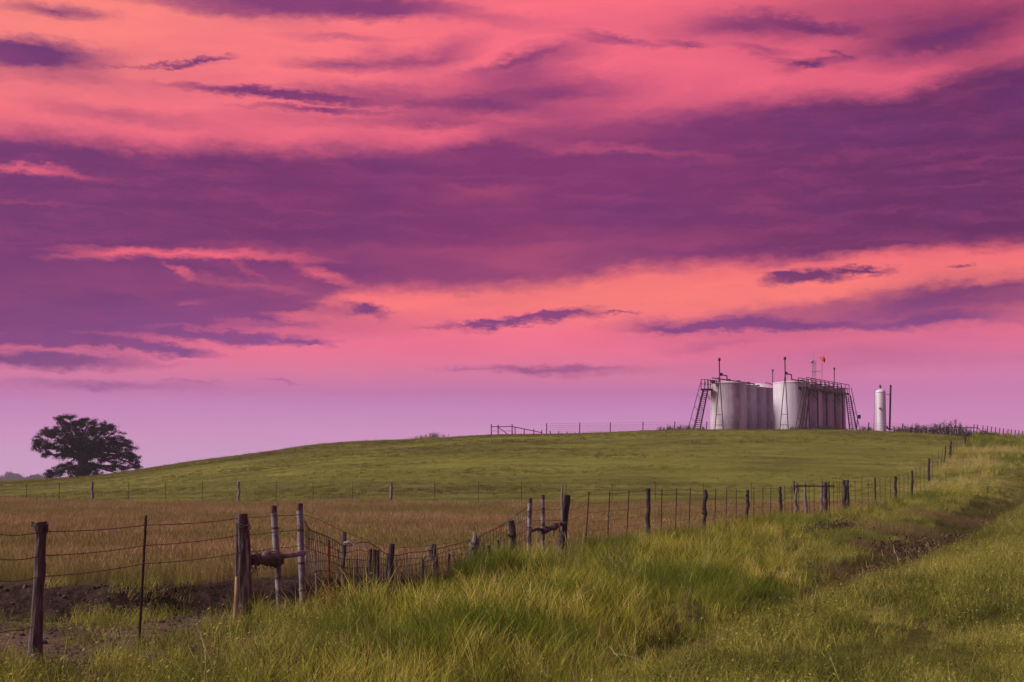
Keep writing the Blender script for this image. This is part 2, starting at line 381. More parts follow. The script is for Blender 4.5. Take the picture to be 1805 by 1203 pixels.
M['mesh_wire'] = surf('mesh_wire', [(.3,(.02,.012,.012)),(.7,(.06,.034,.028))], 12, (1,1,1), .6, .1)
M['black'] = surf('black_paint', [(.3,(.004,.004,.005)),(.7,(.012,.011,.013))], 3, (1,1,1), .5, .1)
M['galv'] = surf('galvanised_steel', [(.3,(.16,.12,.15)),(.7,(.30,.24,.28))], 6, (1,1,1), .5, .1, metal=.3)
M['orange'] = surf('windsock_fabric', [(.3,(.45,.03,.008)),(.7,(.60,.05,.010))], 4, (1,1,1), .8, .2)
M['sock_dark'] = surf('windsock_shade', [(.3,(.30,.03,.02)),(.7,(.4,.05,.03))], 4, (1,1,1), .8, .2)
M['bark'] = surf('oak_bark', [(.3,(.008,.006,.007)),(.7,(.030,.022,.022))], 3, (2,2,.6), .95, .8)
def tank_mat(name, tone, stain):
    m, N = newmat(name)
    tc = N.n('ShaderNodeTexCoord'); O = tc.outputs['Object']
    f = N.noise(N.mapping(O, scale=(1.3,1.3,.14)), 1.2, 7, .65, .3)
    c = N.ramp(f, [(.32, tuple(k*.66 for k in tone)+(1,)), (.5, tuple(k*.78 for k in tone)+(1,)), (.66, tuple(tone)+(1,))])
    f2 = N.noise(N.mapping(O, scale=(.5,.5,.22), loc=(4,1,2)), .8, 4, .6)
    c = N.mix(N.math('MULTIPLY', N.mapr(f2, .42, .68), stain), c, (.14,.095,.115,1))
    f3 = N.noise(N.mapping(O, scale=(5,5,.12)), 2.0, 5, .6)
    c = N.mix(N.math('MULTIPLY', N.mapr(f3, .56, .72), .55*stain), c, (.07,.035,.04,1))
    b = N.n('ShaderNodeBsdfPrincipled'); N.l(c, b.inputs['Base Color']); b.inputs['Roughness'].default_value = .55
    bp = N.n('ShaderNodeBump'); bp.inputs['Strength'].default_value = .12; bp.inputs['Distance'].default_value = .05
    N.l(f, bp.inputs['Height']); N.l(bp.outputs[0], b.inputs['Normal'])
    o = N.n('ShaderNodeOutputMaterial'); N.l(b.outputs[0], o.inputs[0]); return m
M['tankA'] = tank_mat('stained_tank_steel', (.52,.45,.57), .72)
M['tankB'] = tank_mat('heavily_stained_tank_steel', (.44,.38,.50), .65)
M['tankC'] = tank_mat('clean_tank_steel', (.66,.62,.76), .12)
M['roofw'] = tank_mat('tank_roof_paint', (.62,.60,.66), .15)
def leafmat(name, cols, nscale=.35, trans=.3, dry=None, rnd=.5, big=None, spots=()):
    m, N = newmat(name)
    geo = N.n('ShaderNodeNewGeometry'); oi = N.n('ShaderNodeObjectInfo')
    f = N.noise(geo.outputs['Position'], nscale, 4, .6)
    f = N.math('ADD', N.math('MULTIPLY', f, 1-rnd*.6), N.math('MULTIPLY_ADD', oi.outputs['Random'], rnd, -rnd*.2))
    c = N.ramp(f, [(p, tuple(k)+(1,)) for p, k in cols])
    if big:
        col, sc, lo, hi, amt = big
        g = N.mapr(N.noise(N.mapping(geo.outputs['Position'], scale=(1,1,.1)), sc, 3, .55), lo, hi)
        c = N.mix(N.math('MULTIPLY', g, amt), c, tuple(col)+(1,))
    for colr, amt, lst in spots:       # patches of other growth and painted-in sunlight, each at its own place on the ground
        acc = None
        wn = N.n('ShaderNodeVectorMath', operation='MULTIPLY_ADD'); N.l(N.noise(geo.outputs['Position'], .9, 7, .75, out='Color'), wn.inputs[0]); wn.inputs[1].default_value = (4.4,4.4,0); N.l(geo.outputs['Position'], wn.inputs[2])
        for (x, y, rx_, ry_, an) in lst:
            mp = N.mapping(wn.outputs[0], (x+2.2, y+2.2, 0), (0, 0, math.radians(an)), (rx_, ry_, 99), 'TEXTURE')
            g = N.n('ShaderNodeTexGradient', gradient_type='SPHERICAL'); N.l(mp, g.inputs[0])
            acc = g.outputs['Fac'] if acc is None else N.math('MAXIMUM', acc, g.outputs['Fac'])
        c = N.mix(N.math('MULTIPLY', N.mapr(acc, .0, .4), amt), c, tuple(colr)+(1,))
    d = N.n('ShaderNodeBsdfDiffuse'); N.l(c, d.inputs[0])
    t = N.n('ShaderNodeBsdfTranslucent'); N.l(c, t.inputs[0])
    mx = N.n('ShaderNodeMixShader'); mx.inputs[0].default_value = trans
    N.l(d.outputs[0], mx.inputs[1]); N.l(t.outputs[0], mx.inputs[2])
    o = N.n('ShaderNodeOutputMaterial'); N.l(mx.outputs[0], o.inputs[0]); return m
G = {}
DEAD = ((.17,.105,.065), .62, [(12.4,49,3.4,4.5,-20),(11.0,38.5,2.4,3.0,-30),(7.6,31,1.4,1.8,0),(3.6,20.6,1.6,1.5,0),(5.6,23.5,1.6,1.2,0),(2.2,16.6,1.1,.9,0),(19,60,3,5,-30)])
SUNLIT = ((.46,.40,.15), .8, [(34,112,5.5,7,-15),(31,100,5,4,0),(41,124,6,5,0)])  # sunlit grass near the crest, the light painted in as a paler colour
LUSH = ((.075,.10,.018), .55, [(9.6,41,2.2,3,-20),(12.5,36,2.2,2.4,0),(8.6,19,1.6,1.4,0),(3.9,14.2,1.0,.8,0),(6.4,16.5,1.3,.8,0),(7.2,27,1.5,1.8,0)])
YEL = ((.33,.31,.075), .6, [(5.2,14.2,1.8,1.6,0),(8.0,23,2.2,2,0),(7.5,17.5,1.3,1.6,0),(15,36,3,4,-30)])
G['tall'] = leafmat('tall_green_grass', [(.18,(.045,.058,.008)),(.36,(.14,.160,.018)),(.54,(.28,.300,.034)),(.72,(.46,.44,.075)),(.9,(.52,.44,.14))], .5, .4, rnd=.8, big=((.07,.12,.014),.22,.46,.58,.75), spots=(SUNLIT,))
G['straw'] = leafmat('dry_straw', [(.2,(.14,.11,.045)),(.6,(.28,.23,.10)),(.9,(.42,.36,.20))], .5, .2)
G['weed'] = leafmat('verge_weeds', [(.2,(.050,.062,.014)),(.40,(.130,.150,.028)),(.58,(.245,.250,.048)),(.8,(.43,.40,.11))], .6, .35, rnd=.6, big=((.07,.09,.02),.4,.5,.62,.6), spots=(YEL, LUSH, DEAD, SUNLIT))
G['brown'] = leafmat('brown_field_grass', [(.15,(.15,.098,.046)),(.42,(.23,.160,.076)),(.65,(.31,.225,.108)),(.9,(.42,.32,.16))], .12, .35, rnd=.5, big=((.17,.165,.045),.10,.44,.60,.7))
G['hill'] = leafmat('hill_pasture_grass', [(.2,(.060,.070,.011)),(.42,(.105,.118,.017)),(.62,(.165,.170,.026)),(.9,(.24,.22,.045))], .09, .3, rnd=.6, big=((.11,.075,.03),.07,.48,.60,.75), spots=(SUNLIT,))
G['bush'] = leafmat('dark_weed_leaves', [(.2,(.020,.026,.010)),(.5,(.045,.052,.018)),(.8,(.09,.09,.035))], 1.5, .25)
G['deadbush'] = leafmat('dead_weed_leaves', [(.2,(.055,.038,.026)),(.5,(.12,.080,.055)),(.8,(.20,.14,.09))], 1.5, .2)
G['rut'] = leafmat('hollow_weeds', [(.2,(.030,.036,.010)),(.45,(.065,.070,.018)),(.65,(.11,.100,.030)),(.85,(.17,.13,.06))], .7, .3, rnd=.6, spots=(DEAD,))
G['oak'] = leafmat('oak_leaves', [(.2,(.004,.005,.003)),(.5,(.010,.011,.006)),(.8,(.026,.024,.012))], .8, .1)
G['fartree'] = leafmat('distant_tree_leaves', [(.2,(.02,.03,.03)),(.5,(.04,.05,.05)),(.8,(.07,.08,.07))], .3, .1)
def ground_mat():
    m, N = newmat('ground_soil_and_turf')
    geo = N.n('ShaderNodeNewGeometry'); Pp = geo.outputs['Position']
    def A(n):
        a = N.n('ShaderNodeAttribute'); a.attribute_name = n; return a.outputs['Fac']
    n1 = N.noise(Pp, .5, 8, .65); n2 = N.noise(Pp, 3.5, 8, .7); n3 = N.noise(N.mapping(Pp, scale=(.5,1.0,1)), .055, 5, .6)
    n4 = N.noise(N.mapping(Pp, scale=(.35,1.3,1)), .35, 6, .7)
    turf = N.ramp(n2, [(.3,(.035,.036,.008,1)),(.55,(.075,.072,.016,1)),(.75,(.12,.10,.028,1))])
    hill = N.ramp(N.math('ADD', N.math('MULTIPLY', n4, .55), N.math('MULTIPLY', n3, .45)), [(.34,(.060,.045,.016,1)),(.43,(.075,.080,.014,1)),(.52,(.115,.124,.020,1)),(.64,(.175,.172,.030,1))])
    c = N.mix(A('hillz'), turf, hill)
    brown = N.ramp(n1, [(.3,(.07,.040,.020,1)),(.7,(.17,.105,.048,1))])
    c = N.mix(A('brown'), c, brown)
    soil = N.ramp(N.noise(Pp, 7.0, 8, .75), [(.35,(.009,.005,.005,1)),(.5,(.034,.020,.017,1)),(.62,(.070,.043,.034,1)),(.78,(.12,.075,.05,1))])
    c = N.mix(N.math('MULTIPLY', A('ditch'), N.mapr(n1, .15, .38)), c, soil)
    dirt = N.ramp(N.noise(Pp, 5.5, 9, .72), [(.32,(.045,.028,.024,1)),(.5,(.11,.072,.058,1)),(.7,(.19,.13,.105,1))])
    c = N.mix(A('dirt'), c, dirt)
    pale = (.40,.30,.17,1)
    c = N.mix(A('pale'), c, pale)
    d = N.n('ShaderNodeBsdfPrincipled'); N.l(c, d.inputs['Base Color']); d.inputs['Roughness'].default_value = .95; d.inputs['Specular IOR Level'].default_value = .1
    bp = N.n('ShaderNodeBump'); bp.inputs['Strength'].default_value = .9; bp.inputs['Distance'].default_value = .16
    N.l(N.noise(Pp, 4.6, 10, .8), bp.inputs['Height']); N.l(bp.outputs[0], d.inputs['Normal'])
    o = N.n('ShaderNodeOutputMaterial'); N.l(d.outputs[0], o.inputs[0]); return m
# ------------------------------------------------------------------ ground sheet
def build_ground():
    ys = list(np.arange(-30, 8, 1.0))
    y = 8.0
    while y < 2000:
        ys.append(y)
        y += .14 if y < 30 else (.3 if y < 50 else (.8 if y < 200 else y*.03))
    ys = np.array(ys); nx = 420
    t = np.linspace(-1, 1, nx); t = np.sign(t)*(np.abs(t)**1.25)
    w = np.where(ys < 0, 30, 22+ys*.85+np.maximum(ys-200, 0)*1.0)
    X = t[None, :]*w[:, None]; Yg = np.repeat(ys[:, None], nx, 1)
    Z = H(X, Yg)
    v = np.stack([X, Yg, Z], -1).reshape(-1, 3)
    ny = len(ys)
    i = (np.arange(ny-1)[:, None]*nx+np.arange(nx-1)[None, :]).reshape(-1)
    f = np.stack([i, i+1, i+nx+1, i+nx], -1)
    me = bpy.data.meshes.new('ground'); me.vertices.add(len(v)); me.vertices.foreach_set('co', v.ravel())
    me.loops.add(f.size); me.loops.foreach_set('vertex_index', f.ravel().astype(np.int32))
    me.polygons.add(len(f)); me.polygons.foreach_set('loop_start', np.arange(0, f.size, 4, dtype=np.int32))
    me.polygons.foreach_set('use_smooth', np.ones(len(f), bool)); me.update(); me.validate()
    z = zones(v[:, 0], v[:, 1])
    hz = sm(v[:, 1]-ffY(v[:, 0])+z['n'], -1, 1.5)*1.0
    hz = np.maximum(hz, sm(v[:,1], 60, 90)*(1-z['left']))
    pale = sm(v[:,0], 66, 74)*sm(v[:,1], 175, 182)*(1-sm(v[:,1], 230, 300))*.8
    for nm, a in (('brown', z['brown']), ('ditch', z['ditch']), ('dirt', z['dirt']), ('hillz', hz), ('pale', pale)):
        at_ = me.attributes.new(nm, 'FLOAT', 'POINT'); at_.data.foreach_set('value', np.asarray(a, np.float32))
    me.materials.append(ground_mat())
    o = bpy.data.objects.new('ground', me); COL.objects.link(o); tag(o, 'grassy rolling ground rising to a low hill', 'ground', kind='structure')
build_ground()
# ------------------------------------------------------------------ grass
def clump(nb, spread, h0, h1, w, lean, segs=3, seed=0, bend=.5, heads=0.0, leaf=0.0):
    r = np.random.default_rng(seed); V = []; Fc = []
    for b in range(nb):
        a = r.uniform(0, 6.283); rr = spread*math.sqrt(r.uniform()); bx, by = math.cos(a)*rr, math.sin(a)*rr
        hh = r.uniform(h0, h1); la = r.uniform(0, 6.283); ln = abs(r.normal(0, lean)); cur = r.uniform(.2, 1)*bend
        wd = w*r.uniform(.6, 1.3); fa = r.uniform(0, 3.1416); wx, wy = math.cos(fa)*wd/2, math.sin(fa)*wd/2
        dx, dy = math.cos(la), math.sin(la); base = len(V)
        for s in range(segs+1):
            t = s/segs; off = hh*(ln*t+cur*t*t*.6); z = hh*(t-cur*.35*t*t*t)
            k = (1-t*.9) if not heads else .75
            px, py = bx+dx*off, by+dy*off
            if s == segs and not heads: V.append((px, py, z))
            else: V.append((px-wx*k, py-wy*k, z)); V.append((px+wx*k, py+wy*k, z))
        for s in range(segs):
            i = base+2*s
            if s == segs-1 and not heads: Fc.append((i, i+1, i+2))
            else: Fc.append((i, i+1, i+3, i+2))
        if heads and r.uniform() < heads:
            tx, ty, tz = bx+dx*off, by+dy*off, z; L = hh*.16; k = len(V)
            V += [(tx-wx*2.2, ty-wy*2.2, tz-L*.3), (tx+wx*2.2, ty+wy*2.2, tz-L*.3), (tx+dx*L*.5+wx, ty+dy*L*.5+wy, tz+L), (tx+dx*L*.5-wx, ty+dy*L*.5-wy, tz+L)]
            Fc.append((k, k+1, k+2, k+3))
        if leaf:
            for q in range(int(hh*leaf)):
                t = r.uniform(.15, 1); off = hh*(ln*t+cur*t*t*.6); z = hh*(t-cur*.35*t**3)
                px, py = bx+dx*off, by+dy*off; an = r.uniform(0, 6.283); L = r.uniform(.012, .034); k = len(V)
                ex, ey, ez = math.cos(an)*L, math.sin(an)*L, r.uniform(-.3, .8)*L; q2 = L*.22
                V += [(px, py, z), (px+ex*.5-ey*.22, py+ey*.5+ex*.22, z+ez*.5+q2*.3), (px+ex, py+ey, z+ez), (px+ex*.5+ey*.22, py+ey*.5-ex*.22, z+ez*.5)]
                Fc.append((k, k+1, k+2, k+3))
    return V, Fc
def variants(name, mat, specs):
    c = bpy.data.collections.new(name+'_variants')
    for i, sp in enumerate(specs):
        V, Fc = clump(**sp); me = bpy.data.meshes.new(name+'_clump'); me.from_pydata(V, [], Fc); me.update()
        me.materials.append(sp.get('_m', mat) if False else mat)
        o = bpy.data.objects.new('%s_clump_%02d' % (name, i), me); c.objects.link(o)
    return c
def scatter(name, coll, nvar, pts, scl, mat, label, cat='grass', tilt=.12, kind='stuff', zs=None, sink=.03):
    n = len(pts)
    x, y = pts[:, 0], pts[:, 1]; z = H(x, y)-sink
    me = bpy.data.meshes.new(name); me.vertices.add(n); me.vertices.foreach_set('co', np.stack([x, y, z], -1).astype(np.float32).ravel())
    rot = np.stack([RNG.normal(0, tilt, n), RNG.normal(.04, tilt, n), RNG.uniform(0, 6.283, n)], -1).astype(np.float32)
    a = me.attributes.new('rot', 'FLOAT_VECTOR', 'POINT'); a.data.foreach_set('vector', rot.ravel())
    sc = np.stack([scl, scl, scl*(zs if zs is not None else 1)], -1).astype(np.float32)
    a = me.attributes.new('scl', 'FLOAT_VECTOR', 'POINT'); a.data.foreach_set('vector', sc.ravel())
    a = me.attributes.new('idx', 'INT', 'POINT'); a.data.foreach_set('value', RNG.integers(0, nvar, n).astype(np.int32))
    me.update(); me.materials.append(mat)
    o = bpy.data.objects.new(name, me); COL.objects.link(o); tag(o, label, cat, kind=kind)
    ng = bpy.data.node_groups.new(name+'_scatter', 'GeometryNodeTree')
    ng.interface.new_socket('Geometry', in_out='INPUT', socket_type='NodeSocketGeometry')
    ng.interface.new_socket('Geometry', in_out='OUTPUT', socket_type='NodeSocketGeometry')
    nd = ng.nodes; L = ng.links.new
    gi = nd.new('NodeGroupInput'); go = nd.new('NodeGroupOutput'); ip = nd.new('GeometryNodeInstanceOnPoints'); ci = nd.new('GeometryNodeCollectionInfo')
    ci.inputs['Collection'].default_value = coll; ci.inputs['Separate Children'].default_value = True; ci.inputs['Reset Children'].default_value = True
    def na(nm, t):
        q = nd.new('GeometryNodeInputNamedAttribute'); q.data_type = t; q.inputs['Name'].default_value = nm; return q.outputs[0]
    L(gi.outputs[0], ip.inputs['Points']); L(ci.outputs[0], ip.inputs['Instance']); ip.inputs['Pick Instance'].default_value = True
    L(na('idx', 'INT'), ip.inputs['Instance Index']); L(na('rot', 'FLOAT_VECTOR'), ip.inputs['Rotation']); L(na('scl', 'FLOAT_VECTOR'), ip.inputs['Scale'])
    L(ip.outputs[0], go.inputs[0])
    md = o.modifiers.new('scatter', 'NODES'); md.node_group = ng
    return o
def cand(y0, y1, dens, k=.40, m=3.0):
    area = (y1-y0)*(2*m+k*(y0+y1)); n = int(area*dens)
    u = RNG.uniform(0, 1, n*2); y = RNG.uniform(y0, y1, n*2)
    keep = RNG.uniform(0, m+k*y1, n*2) < (m+k*y); y = y[keep][:n]
    return np.stack([RNG.uniform(-1, 1, len(y))*(m+k*y), y], -1)
def pick(p, prob): return p[RNG.uniform(0, 1, len(p)) < prob]
def build_grass():
    tallc = variants('tall_grass', G['tall'], [dict(nb=26, spread=.17, h0=.18, h1=.70, w=.0115, lean=.28, segs=4, seed=s, bend=.9) for s in range(6)])
    strawc = variants('straw', G['straw'], [dict(nb=7, spread=.14, h0=.45, h1=.85, w=.0045, lean=.28, segs=4, seed=40+s, bend=.6, heads=.8) for s in range(4)])
    weedc = variants('weeds', G['weed'], [dict(nb=46, spread=.18, h0=.07, h1=.28, w=.0055, lean=.38, segs=3, seed=60+s, bend=.7, leaf=6) for s in range(6)])
    brownc = variants('brown_grass', G['brown'], [dict(nb=44, spread=.24, h0=.16, h1=.42, w=.006, lean=.14, segs=2, seed=80+s, bend=.3, heads=.45) for s in range(6)])
    hillc = variants('pasture', G['hill'], [dict(nb=26, spread=.30, h0=.05, h1=.15, w=.020, lean=.35, segs=2, seed=100+s, bend=.4) for s in range(5)])
    T, B, Wd, St, Hi = [], [], [], [], []
    for y0, y1, d in ((8.5,16,34),(16,24,30),(24,36,22),(36,55,14),(55,90,7),(90,165,3.2)):
        p = cand(y0, y1, d); x, y = p[:,0], p[:,1]; z = zones(x, y)
        tallp = (1-z['left'])*(1-z['verge'])*(1-z['ditch']*.85)*sm(x-fx(y)+z['n']*1.0, -.5, .6)
        # in front on the left the turf is thinner and short
        shortl = sm(-x+z['n']*2, 1.2+.0*x, 3.4)*(1-sm(y, 19, 21.5))
        tallp = tallp*(1-shortl*.75)
        tallp = tallp*(.6+.4*sm(z['n2']+z['n']*.5, -.2, .05))
        T.append(pick(p, tallp))
    T = np.concatenate(T); n = fbm(T[:,0]*.45, T[:,1]*.45, 3, 77)
    sT = (.85+1.1*n+RNG.uniform(-.2, .2, len(T)))*np.interp(T[:,1], [9,20,30,60,120,160], [.8,1,1.08,1.1,1.25,1.2])
    d = tx(T[:,1])-T[:,0]; sT *= .6+.4*sm(d, .3, 2.5)
    sT *= 1-.5*sm(-T[:,0], 1.5, 4)*(1-sm(T[:,1], 18, 22))
    scatter('tall_grass', tallc, 6, T, sT, G['tall'], 'tall yellow-green grass filling the strip beside the fence', zs=1.0)
    p = pick(np.concatenate([cand(9,36,1.5), cand(36,110,.35)]), 1); z = zones(p[:,0], p[:,1]); p = p[RNG.uniform(0,1,len(p)) < (1-z['left'])*(1-z['verge']*.7)*sm(z['n'], -.15, .1)*(.3+.7*sm(p[:,0], -3, -1))]
    scatter('dry_stalks', strawc, 4, p, RNG.uniform(.5, 1.05, len(p)), G['straw'], 'pale dry seed stalks standing among the tall grass', tilt=.2)
    for y0, y1, d in ((8.5,16,60),(16,26,44),(26,44,24),(44,80,9),(80,150,3.5)):
        p = cand(y0, y1, d); z = zones(p[:,0], p[:,1])
        sl = sm(-p[:,0]+z['n']*2, .8, 2.6)*(1-sm(p[:,1], 18.5, 21.5))
        pr = np.maximum(z['verge'], sl*(1-z['dirt']*.90)*.75)
        pr = pr*(1-z['ditch']*.9); pr = np.maximum(pr, z['ditch']*.34*sm(z['n'], -.02, .12))
        pr = np.maximum(pr, (1-z['left'])*.15*(p[:,1]<60))
        Wd.append(pick(p, pr))
    Wd = np.concatenate(Wd); n = fbm(Wd[:,0]*.7, Wd[:,1]*.7, 3, 55)
    sW = (1.1+2.1*n+RNG.uniform(-.25,.25,len(Wd)))*np.interp(Wd[:,1], [9,30,60,120], [.9,1.05,1.3,1.7])
    near_rut = (np.abs(Wd[:,0]-rx(Wd[:,1])+.5) < .40+.018*Wd[:,1]+1.0*n) & (Wd[:,1] > 17) & (Wd[:,0] > 0)
    rutc = variants('rut_weeds', G['rut'], [dict(nb=40, spread=.18, h0=.06, h1=.22, w=.0065, lean=.4, segs=3, seed=160+s, bend=.6, leaf=8) for s in range(4)])
    scatter('hollow_weeds', rutc, 4, Wd[near_rut], np.maximum(sW[near_rut]*.85, .25), G['rut'], 'darker weeds lining the worn hollow that runs diagonally up the verge', 'weeds', tilt=.2)
    Wd, sW = Wd[~near_rut], sW[~near_rut]
    scatter('verge_weeds', weedc, 6, Wd, np.maximum(sW,.25), G['weed'], 'low feathery weeds and turf covering the roadside verge', 'weeds', tilt=.2)
    for y0, y1, d in ((23,36,24),(36,55,15),(55,104,8)):
        p = cand(y0, y1, d); z = zones(p[:,0], p[:,1]); B.append(pick(p, z['brown']*(1-z['ditch']*.8)))
    B = np.concatenate(B); n = fbm(B[:,0]*.25, B[:,1]*.25, 3, 88)
    scatter('brown_grass', brownc, 6, B, .95+.7*n+RNG.uniform(-.15,.15,len(B)), G['brown'], 'tawny dry grass of the flat field behind the fence', tilt=.07)
    for y0, y1, d in ((80,110,5.5),(110,168,4.5),(168,215,1.2)):
        p = cand(y0, y1, d, .40, 6); z = zones(p[:,0], p[:,1])
        Hi.append(pick(p, sm(p[:,1]-ffY(p[:,0]), -1, 1)*z['left']+(1-z['left'])*.4))
    cr = cand(158, 170, 2.2, .40, 2); cn = fbm(cr[:,0]*.12, cr[:,1]*.3, 3, 123)
    cr = cr[RNG.uniform(0,1,len(cr)) < sm(cn, -.02, .22)*.8+.03]
    scatter('crest_grass', tallc, 6, cr, RNG.uniform(.25,.7,len(cr)), G['tall'], 'ragged taller grass along the crest of the hill', 'grass')
    Hi = np.concatenate(Hi); n = fbm(Hi[:,0]*.08, Hi[:,1]*.2, 3, 99)
    scatter('pasture_grass', hillc, 5, Hi, .8+1.5*n+RNG.uniform(-.3,.4,len(Hi)), G['hill'], 'short green pasture grass covering the hill', tilt=.1)
build_grass()
def clods():
    c = bpy.data.collections.new('clod_variants')
    for i in range(4):
        r = np.random.default_rng(300+i); me = bpy.data.meshes.new('clod')
        phi = [(0,0,1)]+[(math.cos(a+q*.5)*math.cos(e), math.sin(a+q*.5)*math.cos(e), math.sin(e)) for q, e in enumerate((.5,-.3)) for a in np.linspace(0, 6.283, 7)[:-1]]+[(0,0,-1)]
        V = [tuple(np.array(p)*r.uniform(.7, 1.2)*np.array([1,1,.65])) for p in phi]
        Fc = [(0,1+k,1+(k+1)%6) for k in range(6)]+[(1+k,7+k,7+(k+1)%6,1+(k+1)%6) for k in range(6)]+[(13,7+(k+1)%6,7+k) for k in range(6)]
        me.from_pydata(V, [], Fc); me.update(); me.materials.append(M_SOIL)
        c.objects.link(bpy.data.objects.new('clod_%02d' % i, me))
    p = np.concatenate([cand(14, 20, 75), cand(20, 28, 60)]); p = p[p[:,0] < 1]; z = zones(p[:,0], p[:,1])
    p = pick(p, np.maximum(z['dirt']*.55, z['ditch'])*sm(z['n']+RNG.uniform(-.2,.2,len(p)), -.2, .15))
    s = np.abs(RNG.normal(0, .020, len(p)))+.009
    scatter('soil_clods', c, 4, p, s, M_SOIL, 'crumbled dark soil clods on the gully bank and bare patch', 'soil', tilt=.6, sink=0)
M_SOIL = surf('soil_clod', [(.3,(.020,.012,.011)),(.6,(.065,.042,.036)),(.8,(.12,.08,.065))], 3, (1,1,1), .95, .6)
clods()
# ------------------------------------------------------------------ posts and wire
def base(u, Y, sink=.25):
    x = xu(u, Y); return Vector((x, Y, h(x, Y)-sink))
def wood(p0, p1, r0, r1=None, sides=9, rings=9, jit=.07, wob=.02, knots=0):
    r1 = r1 or r0*.85; m = MB(); pts = []; rad = []
    for i in range(rings):
        t = i/(rings-1); p = p0.lerp(p1, t)
        if 0 < i < rings-1: p = p+Vector((random.uniform(-wob, wob), random.uniform(-wob, wob), 0))
        pts.append(p); rad.append((r0*(1-t)+r1*t)*(1+random.uniform(-jit, jit)))
    m.tube(pts, rad, sides, True, jit, False)
    for k in range(knots):
        t = random.uniform(.3, .9); p = p0.lerp(p1, t); a = random.uniform(0, 6.28); d = Vector((math.cos(a), -abs(math.sin(a)), .5))
        m.tube([p, p+d*r0*1.9], [r0*.45, r0*.25], 6, True, .15, False)
    return m
def tpost(p0, p1, w=.035):
    m = MB(); a = (p1-p0).normalized()
    m.bar(p0, p1, w, .007); m.bar(p0+Vector((0, .012, 0)), p1+Vector((0, .012, 0)), .008, .028)
    n = int((p1-p0).length/.06)
    if w > .03:
        for i in range(8, n):
            c = p0+a*(i*.06); m.box(c+Vector((0, -.008, 0)), (.012, .010, .014))
    return m
def wire(m, pts, r, sag=0.0, n=6, barb=0.0):
    out = []
    for i in range(len(pts)-1):
        a, b = Vector(pts[i]), Vector(pts[i+1])
        for k in range(n):
            t = k/n; out.append(a.lerp(b, t)-Vector((0, 0, sag*4*t*(1-t))))
    out.append(Vector(pts[-1])); m.tube(out, r, 4, False, 0, True)
    if barb:
        acc = 0
        for i in range(len(out)-1):
            a, b = out[i], out[i+1]; L = (b-a).length; acc += L
            k = int(acc/barb); acc -= k*barb
            for q in range(k):
                c = a.lerp(b, random.random()); d = Vector((random.uniform(-.4, .4), random.uniform(-.6, .6), 1)).normalized()*.020
                m.add([c-d, c+d, c+Vector((.005, 0, 0)), c-d.cross(Vector((0,1,0))), c+d.cross(Vector((0,1,0))), c+Vector((0,0,.005))], [(0,1,2),(3,4,5)])
    return m
def fence_left():
    E = empty('barbed_wire_fence', base(70, 14.3, 0), 'barbed wire fence with leaning grey post and rusty steel post at bottom left', 'fence')
    p0 = base(63, 14.3, .3); p1 = at(72, 922, 14.3)
    m = MB(); n = 14; pts = []; rad = []
    cs = [(63,1160,.075),(62,1130,.072),(65,1090,.060),(67,1050,.052),(70,1010,.056),(70,985,.058),(71,960,.052),(72,942,.056),(71,930,.068),(70,921,.078)]
    pts = [p0]+[at(u, v, 14.3) for u, v, r in cs]; rad = [.09]+[r for *_, r in cs]
    m.tube(pts, rad, 12, True, .09, False)
    m.tube([at(80, 940, 14.28), at(84, 924, 14.26)], [.022, .010], 5, True, .1, False)
    m.tube([at(60, 926, 14.28), at(56, 920, 14.26)], [.03, .008], 5, True, .1, False)
    m.build('wooden_post', M['old_wood'], E, label='grey weathered post with flared split top, leaning')
    for du, Y in ((-62, 12.9),):
        wood(base(-75, Y), at(-78, 930, Y), .06, .055).build('wooden_post', M['old_wood'], E)
    tpost(base(250, 16.4), at(257, 909, 16.4), .040).build('steel_post', M['rust'], E, label='thin rusty steel post')
    rows = [[(-75,955),(0,942.5),(75,937),(256,926),(420,914)], [(-75,990),(0,986),(72,980),(255,962),(420,944)], [(-75,1030),(0,1024),(70,1017),(254,994),(424,975)]]
    for k, r in enumerate(rows):
        Ys = [12.9, 13.6, 14.25, 16.36, 19.35]
        m = MB(); wire(m, [at(u, v, Y) for (u, v), Y in zip(r, Ys)], .0048, .02, 8, .12); m.build('barbed_wire', M['wire'], E)
    m = MB(); wire(m, [at(-75, 1122, 12.9), at(20, 1112, 13.9), at(58, 1105, 14.2)], .0048, .01, 6, .12); m.build('barbed_wire', M['wire'], E, label='slack low strand near the ground')
fence_left()
def log(m, pts, rads, sides=10, jit=.16):
    P = []; R = []
    for i in range(len(pts)-1):
        for k in range(4):
            t = k/4; P.append(Vector(pts[i]).lerp(Vector(pts[i+1]), t)+Vector((0, random.uniform(-.01, .01), random.uniform(-.012, .012)))); R.append((rads[i]*(1-t)+rads[i+1]*t)*random.uniform(.86, 1.14))
    P.append(Vector(pts[-1])); R.append(rads[-1]); m.tube(P, R, sides, True, jit, False); return m
def pipe_post(E, ub, Yb, ut, vt, r, label=None):
    p0 = base(ub, Yb); p1 = at(ut, vt, Yb); o = None
    m = MB(); L = [p0.lerp(p1, t) for t in np.linspace(0, 1, 9)]
    m.tube(L, r, 14); 
    m.build('pipe_post', M['pipe'], E, label=label)
    for t in (.42, .60, .82):
        c = p0.lerp(p1, t); m = MB(); m.tube([c-Vector((0,0,.014)), c-Vector((0,0,.004)), c+Vector((0,0,.006)), c+Vector((0,0,.016))], [r*1.08,r*1.16,r*1.10,r*1.14], 12)
        m.build('wire_binding', M['wire'], E)
    m = MB(); m.tube([p1-Vector((0,0,.10)), p1+Vector((0,0,.004))], r*1.05, 12, True)
    m.build('post_cap', M['wire'], E)
